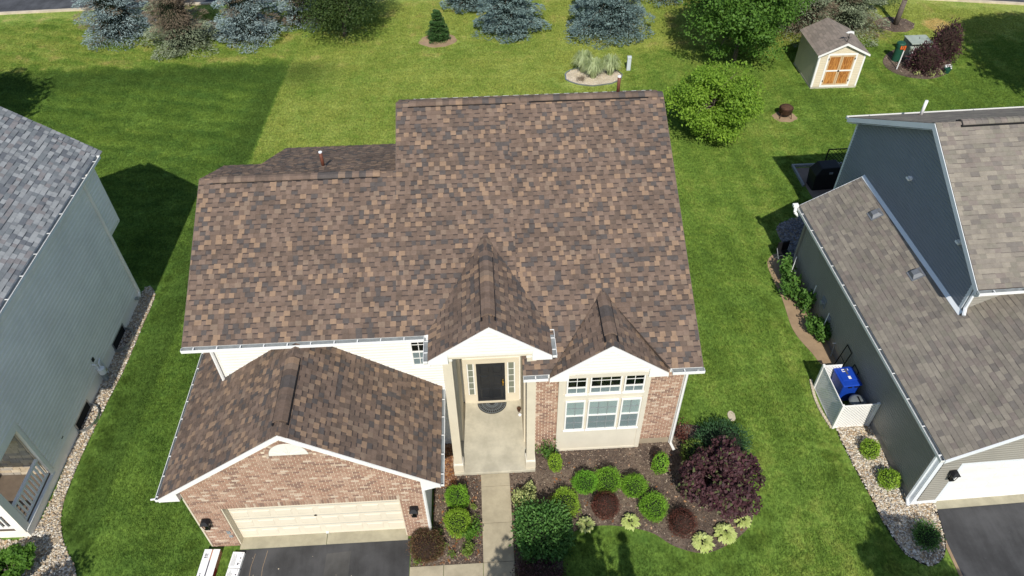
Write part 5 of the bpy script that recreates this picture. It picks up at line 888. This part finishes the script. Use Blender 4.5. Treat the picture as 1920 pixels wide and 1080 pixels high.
# ------------------------------------------------------------------ bin enclosure beside the taupe house
en = thing('bin_enclosure', 'white lattice screen round the bins beside the taupe house', 'fence', (19.5, 2.97, 0), R(1.0)); EH = 1.2
def lattice(o, U, L, name):
    o = Vector(o); U = Vector(U); Nn = U.cross(Vector((0, 0, 1))); fr_ = MB()
    fr_.obox(o, U*L, Nn*.03, (0, 0, .05)); fr_.obox(o+Vector((0, 0, EH-.05)), U*L, Nn*.03, (0, 0, .05)); fr_.obox(o+Vector((0, 0, .05)), U*.05, Nn*.03, (0, 0, EH-.1)); fr_.obox(o+Vector((0, 0, .05))+U*(L-.05), U*.05, Nn*.03, (0, 0, EH-.1))
    fo_ = fr_.build(name, M['white'], en); b = MB(); W_ = .042
    for k, sg in ((.004, 1), (.013, -1)):
        t = -EH
        while t < L+EH:
            q = clip_convex([(t, 0), (t+W_*1.41, 0), (t+W_*1.41+sg*EH, EH), (t+sg*EH, EH)], [(.05, .05), (L-.05, .05), (L-.05, EH-.05), (.05, EH-.05)])
            if len(q) >= 3: b.prism([o+U*a+Vector((0, 0, c__))+Nn*k for a, c__ in q], Nn*.008)
            t += .105
    tag(b.build('lattice_slats', M['white'], fo_), kind='stuff')
lattice((0, 0, 0), (1, 0, 0), 1.18, 'front_panel'); lattice((0, 1.64, 0), (0, -1, 0), 1.64, 'side_panel'); lattice((0, 1.66, 0), (1, 0, 0), .62, 'rear_panel')
for x, y in ((-.02, -.02), (-.02, 1.64), (1.14, -.02)): MB().box((x-.03, y-.03, 0), (x+.05, y+.05, EH+.03)).build('post', M['white'], en)
eb = MB()
for i in range(17):
    t = i/16; x, y = 19.44-.12*math.sin(t*math.pi), 2.95+t*1.9; eb.obox((x-.05, y, 0), (.09, 0, 0), (0, .10, 0), (0, 0, .06))
tag(eb.build('edging_stones', M['sand']), 'row of pale edging stones along the bin enclosure', 'edging')
bn = thing('recycling_cart', 'blue wheeled cart with lid inside the lattice screen', 'bin', (20.17, 4.25, 0), R(4)); MB().add([(-.24, -.3, .06), (.24, -.3, .06), (.24, .28, .06), (-.24, .28, .06), (-.31, -.38, 1.0), (.31, -.38, 1.0), (.31, .36, 1.0), (-.31, .36, 1.0)], [(0, 3, 2, 1), (4, 5, 6, 7), (0, 1, 5, 4), (1, 2, 6, 5), (2, 3, 7, 6), (3, 0, 4, 7)]).build('body', M['blue'], bn, bevel=.03)
ld = MB().box((-.33, -.42, 1.0), (.33, .38, 1.06)).build('lid', M['blue'], bn, bevel=.04); MB().box((-.26, -.2, 1.06), (.26, .3, 1.085)).build('lid_rise', M['blue'], ld, bevel=.02); MB().box((-.03, -.15, 1.0865), (.06, -.03, 1.09)).box((-.12, .16, 1.0865), (-.02, .19, 1.09)).box((-.12, .24, 1.0865), (-.02, .27, 1.09)).box((-.12, .19, 1.0865), (-.10, .24, 1.09)).box((.08, .2, 1.0865), (.10, .28, 1.09)).build('sticker', M['pvc'], ld); MB().box((-.025, .04, 1.0865), (.045, .28, 1.09)).build('label_print', M['ink'], ld)
MB().tube((-.3, .42, .98), (.3, .42, .98), .02, n=8).build('handle', M['blue'], bn)
for sx in (-.3, .27): MB().tube((sx, .3, .12), (sx+.05, .3, .12), .12, n=14).build('wheel', M['iron'], bn)
for sx in (-.14, .08): MB().box((sx, -.425, .95), (sx+.12, -.405, .99)).build('grip_slot', M['iron'], bn)
tc = thing('trash_can', 'round grey can with flat lid in front of the blue cart', 'bin', (20.32, 3.45, 0)); MB().lathe((0, 0, 0), [(.22, 0), (.27, .68), (.28, .70)], 18).build('drum', M['iron'], tc, True); MB().lathe((0, 0, .70), [(.30, 0), (.30, .03), (.2, .08), (.05, .1)], 18).build('lid', M['greyp'], tc, True); MB().box((-.02, -.12, .80), (.02, .12, .83)).build('lid_handle', M['iron'], tc)
ht = thing('hand_truck', 'black tube frame leaning on the taupe wall by the blue cart', 'hand truck', (20.45, 5.35, 0)); MB().path([(0, -.22, 0), (.16, -.22, 1.15), (.16, .16, 1.15), (0, .16, 0)], .018, 8).path([(.09, -.22, .6), (.09, .16, .6)], .012, 6).build('frame', M['iron'], ht); MB().path([(.05, -.55, .02), (.2, -.55, .95), (.2, -.9, .95), (.05, -.9, .02)], .016, 6).path([(.12, -.55, .5), (.12, -.9, .5)], .012, 6).build('second_frame', M['iron'], ht)
# vegetable strip
for x, y, r_, h, lab in ((20.15, 10.0, .42, 1.0, 'tall tomato plant at the back end of the vegetable strip'), (20.1, 9.0, .5, .85, 'broad leafy squash plant in the vegetable strip'), (20.35, 8.35, .42, .9, 'leafy green plant left of the wall meter'), (20.28, 7.2, .34, .6, 'pale bushy plant in the middle of the bare soil strip'), (20.4, 6.75, .34, .75, 'tomato plant nearest the blue cart')): clump_plant('vegetable_plant', lab, (x, y, .02), r_, h, F['veg'], 1000, .14, group='plants in the vegetable strip')
for x, y, lab in ((20.25, 9.9, 'white stake in the tall tomato plant'), (20.45, 8.3, 'white stake beside the wall meter plant'), (20.42, 6.9, 'white stake in the tomato plant nearest the cart')): s_ = thing('garden_stake', lab, 'stake', (x, y, 0)); MB().tube((0, 0, 0), (.02, 0, 1.25), .018, n=6).build('stake', M['pvc'], s_); MB().tube((.02, 0, 1.25), (.02, 0, 1.27), .022, n=6).build('cap', M['pvc'], s_)
sp_ = thing('sprinkler_stand', 'short white tap post by the taupe wall', 'tap', (20.62, 6.15, 0)); MB().path([(-.1, -.2, .02), (0, 0, .35), (.02, .0, .5)], .02, 6).build('post', M['gut'], sp_); MB().tube((-.1, 0, .5), (.12, 0, .5), .018, n=6).build('cross_bar', M['pvc'], sp_)
ch = thing('folding_chair', 'black folding chair in shade behind the vegetable strip', 'chair', (20.35, 11.0, 0), .2); MB().box((-.25, -.22, .40), (.25, .22, .43)).build('seat', M['iron'], ch); MB().box((-.25, .2, .45), (.25, .24, .9)).build('backrest', M['iron'], ch)
for sx in (-.25, .25): MB().tube((sx, -.25, 0), (sx, .22, .62), .014, n=6).build('leg', M['gut'], ch); MB().tube((sx, .28, 0), (sx, -.2, .6), .014, n=6).build('leg', M['gut'], ch)
gr = thing('barbecue_grill', 'black covered barbecue grill in the shade behind the taupe house', 'grill', (23.75, 15.9, 0), R(4)); MB().add([(-.62, -.32, 0), (.62, -.32, 0), (.62, .32, 0), (-.62, .32, 0), (-.68, -.36, .85), (.68, -.36, .85), (.68, .36, .85), (-.68, .36, .85), (-.42, -.28, 1.18), (.42, -.28, 1.18), (.42, .28, 1.22), (-.42, .28, 1.22)], [(0, 1, 5, 4), (1, 2, 6, 5), (2, 3, 7, 6), (3, 0, 4, 7), (4, 5, 9, 8), (5, 6, 10, 9), (6, 7, 11, 10), (7, 4, 8, 11), (8, 9, 10, 11)]).build('cover', M['iron'], gr, bevel=.03); MB().box((-.08, -.37, .9), (.08, -.34, .98)).build('badge', M['gut'], gr)
pt = flat('patio', [(23.1, 13.2), (26.5, 13.2), (26.5, 17.3), (22.95, 17.3)], .03, concrete('patio_brown', (.22, .17, .14)), .03); tag(pt, kind='structure')
hb = thing('planter_border', 'low timber border on the lawn beside the grill', 'planter', (22.85, 16.1, 0)); MB().box((0, -.2, 0), (.09, 1.4, .12)).box((.09, 1.31, 0), (2.4, 1.4, .12)).build('border_board', M['gut'], hb)
b = thing('trellis', 'black lattice trellis standing behind the taupe house', 'trellis', (24.6, 16.9, 0)); MB().box((-.55, -.02, 0), (-.5, .02, 1.3)).box((.5, -.02, 0), (.55, .02, 1.3)).box((-.5, -.015, 1.25), (.5, .015, 1.3)).build('frame', M['iron'], b); lt = MB()
for i in range(-6, 7):
    for sg in (1, -1):
        q = clip_convex([(i*.17, .2), (i*.17+.03, .2), (i*.17+.03+sg*1.05, 1.25), (i*.17+sg*1.05, 1.25)], [(-.5, .2), (.5, .2), (.5, 1.25), (-.5, 1.25)])
        if len(q) >= 3: lt.prism([(a, .0+.006*sg, c__) for a, c__ in q], (0, .005, 0))
lt.build('lattice_slats', M['iron'], b)
# ------------------------------------------------------------------ boxes by the driveway
cb = thing('long_carton', 'long open white carton lying on the grass edge by the garage', 'carton', (.06, -.62, 0), R(-3.5)); MB().box((-.22, -.9, 0), (.22, .42, .22)).build('carton_body', M['boxr'], cb); MB().box((-.225, -.9, .222), (-.01, .425, .232)).build('flap', M['boxw'], cb); MB().box((.03, -.9, .222), (.225, .425, .234)).build('flap', M['boxw'], cb); MB().box((-.01, -.9, .2215), (.03, .1, .224)).build('open_slit', M['ink'], cb); pr = MB()
for i in range(3): pr.box((-.17, .16+i*.05, .2325), (-.11, .19+i*.05, .2332)); pr.box((-.10, .16+i*.05, .2325), (-.075, .19+i*.05, .2332))
for i in range(5): pr.box((-.16, -.32-i*.055, .2325), (-.13, -.28-i*.055, .2332))
pr.build('printing', M['ink'], cb); MB().box((.221, -.9, .03), (.226, -.1, .20)).build('red_print', M['red'], cb)
GB = 'shingle bundles stacked beside the driveway'
for k, (x, y, lab) in enumerate(((.80, -.50, 'white printed shingle bundle nearest the garage wall'), (.755, -.99, 'white printed shingle bundle next one out from the garage'), (.72, -1.49, 'white printed shingle bundle at the bottom edge of the picture'))):
    q = thing('shingle_bundle', lab, 'bundle', (x, y, 0), R(-6), GB); MB().box((-.17, -.235, .012), (.17, .235, .13)).build('wrap', M['boxw'], q, bevel=.012); pr = MB()
    for i in range(7): pr.box((-.13+i*.02, -.19, .1305), (-.122+i*.02, .17+random.uniform(-.08, .03), .1312))
    pr.build('small_print', M['gut'], q); p2_ = MB().box((.09, .03, .1305), (.13, .07, .1312)).box((.10, -.05, .1305), (.14, -.03, .1312)).box((.06, -.16, .1305), (.10, -.09, .1312)).box((.11, -.13, .1305), (.13, -.10, .1312)).box((.12, .17, .1305), (.135, .21, .1312)); p2_.build('bold_print', M['ink'], q)
# ------------------------------------------------------------------ grass
blade = blade_mat()
def tuft_mesh():
    n = 1500; a = rng.uniform(0, 6.28, n); q = .78*np.sqrt(rng.uniform(0, 1, n)); C = np.column_stack([q*np.cos(a), q*np.sin(a), np.zeros(n)]); az = rng.uniform(0, 6.28, n); h = rng.uniform(.025, .06, n); s_ = np.column_stack([np.cos(az), np.sin(az), np.zeros(n)])*.008
    l = np.column_stack([rng.normal(0, .6, n)*h, rng.normal(0, .6, n)*h, h]); v = np.stack([C-s_, C+s_, C+l], 1).reshape(-1, 3); me = bpy.data.meshes.new('grass_tuft'); me.from_pydata(v.tolist(), [], np.arange(3*n).reshape(-1, 3).tolist()); me.materials.append(blade); return me
no = [[(-.1, 0), (6.5, -.1), (6.5, 2.6), (14, 2.6), (14, 10.5), (6, 12), (1.5, 12), (0, 6)], bedA, bedB, bedU, bedT, gravR, gravL, gravP, island, [(.7, 0), (5.9, 0), (5.8, -30), (.7, -30)], [(7.8, 2), (8.8, 2), (8.8, -30), (5.7, -30), (5.7, -.9), (7.8, -.9)], [(20.6, 0), (30, 0), (30, 13), (22.5, 13), (20.4, 11)], [(-14, .5), (-5.3, .5), (-5.2, 10.8), (-14, 10.8)], [(21.2, .2), (28, .2), (28, -30), (21.2, -30)], [(22.9, 13), (26.6, 13), (26.6, 17.4), (22.9, 17.4)], [(26.1, 24.4), (28.6, 24.4), (28.6, 27.2), (26.1, 27.2)]]+earth
edges = [(math.cos(t*math.pi/4)*.62, math.sin(t*math.pi/4)*.62) for t in range(8)]+[(0, 0)]
pts, small = [], []
y = -5.0
while y < 38.5:
    x = -26.
    while x < 52:
        px, py = x+random.uniform(-.25, .25), y+random.uniform(-.25, .25)
        near_ok = not any(any(inside(px+ex_, py+ey_, p) for ex_, ey_ in edges) for p in no if min(q[0] for q in p)-1 < px < max(q[0] for q in p)+1 and min(q[1] for q in p)-1 < py < max(q[1] for q in p)+1)
        if py > 37.0-.0016*(px-8)**2-(max(0, px-25)*.17): pass
        elif near_ok: pts.append((px, py, 0))
        else:
            for i in range(22):
                a, b_ = px+random.uniform(-.5, .5), py+random.uniform(-.5, .5)
                if not any(any(inside(a+e1*.16, b_+e2*.16, p) for e1, e2 in edges) for p in no): small.append((a, b_, 0))
        x += .92
    y += .92
src = put(bpy.data.objects.new('grass_patch', tuft_mesh())); src.location = (17.5, 8, 0); tag(src, 'short mown grass on the right side lawn', kind='stuff')
def scatter(name, P, smin, smax):
    me = bpy.data.meshes.new(name); me.from_pydata(P, [], []); o = put(bpy.data.objects.new(name, me)); tag(o, 'short mown lawn grass around the houses', kind='stuff')
    g = bpy.data.node_groups.new(name, 'GeometryNodeTree'); g.interface.new_socket('Geometry', in_out='INPUT', socket_type='NodeSocketGeometry'); g.interface.new_socket('Geometry', in_out='OUTPUT', socket_type='NodeSocketGeometry')
    gi, go = g.nodes.new('NodeGroupInput'), g.nodes.new('NodeGroupOutput'); ip = g.nodes.new('GeometryNodeInstanceOnPoints'); oi = g.nodes.new('GeometryNodeObjectInfo'); oi.inputs['Object'].default_value = src; oi.transform_space = 'ORIGINAL'
    rv = g.nodes.new('FunctionNodeRandomValue'); rv.data_type = 'FLOAT_VECTOR'; rv.inputs[0].default_value = (0, 0, 0); rv.inputs[1].default_value = (0, 0, 6.283)
    rs = g.nodes.new('FunctionNodeRandomValue'); rs.data_type = 'FLOAT'; rs.inputs[2].default_value = smin; rs.inputs[3].default_value = smax
    g.links.new(gi.outputs[0], ip.inputs['Points']); g.links.new(oi.outputs['Geometry'], ip.inputs['Instance']); g.links.new(rv.outputs[0], ip.inputs['Rotation']); g.links.new(rs.outputs[1], ip.inputs['Scale']); g.links.new(ip.outputs[0], go.inputs[0])
    md = o.modifiers.new('scatter', 'NODES'); md.node_group = g
scatter('lawn_grass', pts, .95, 1.2); scatter('lawn_edge_grass', small, .18, .26)
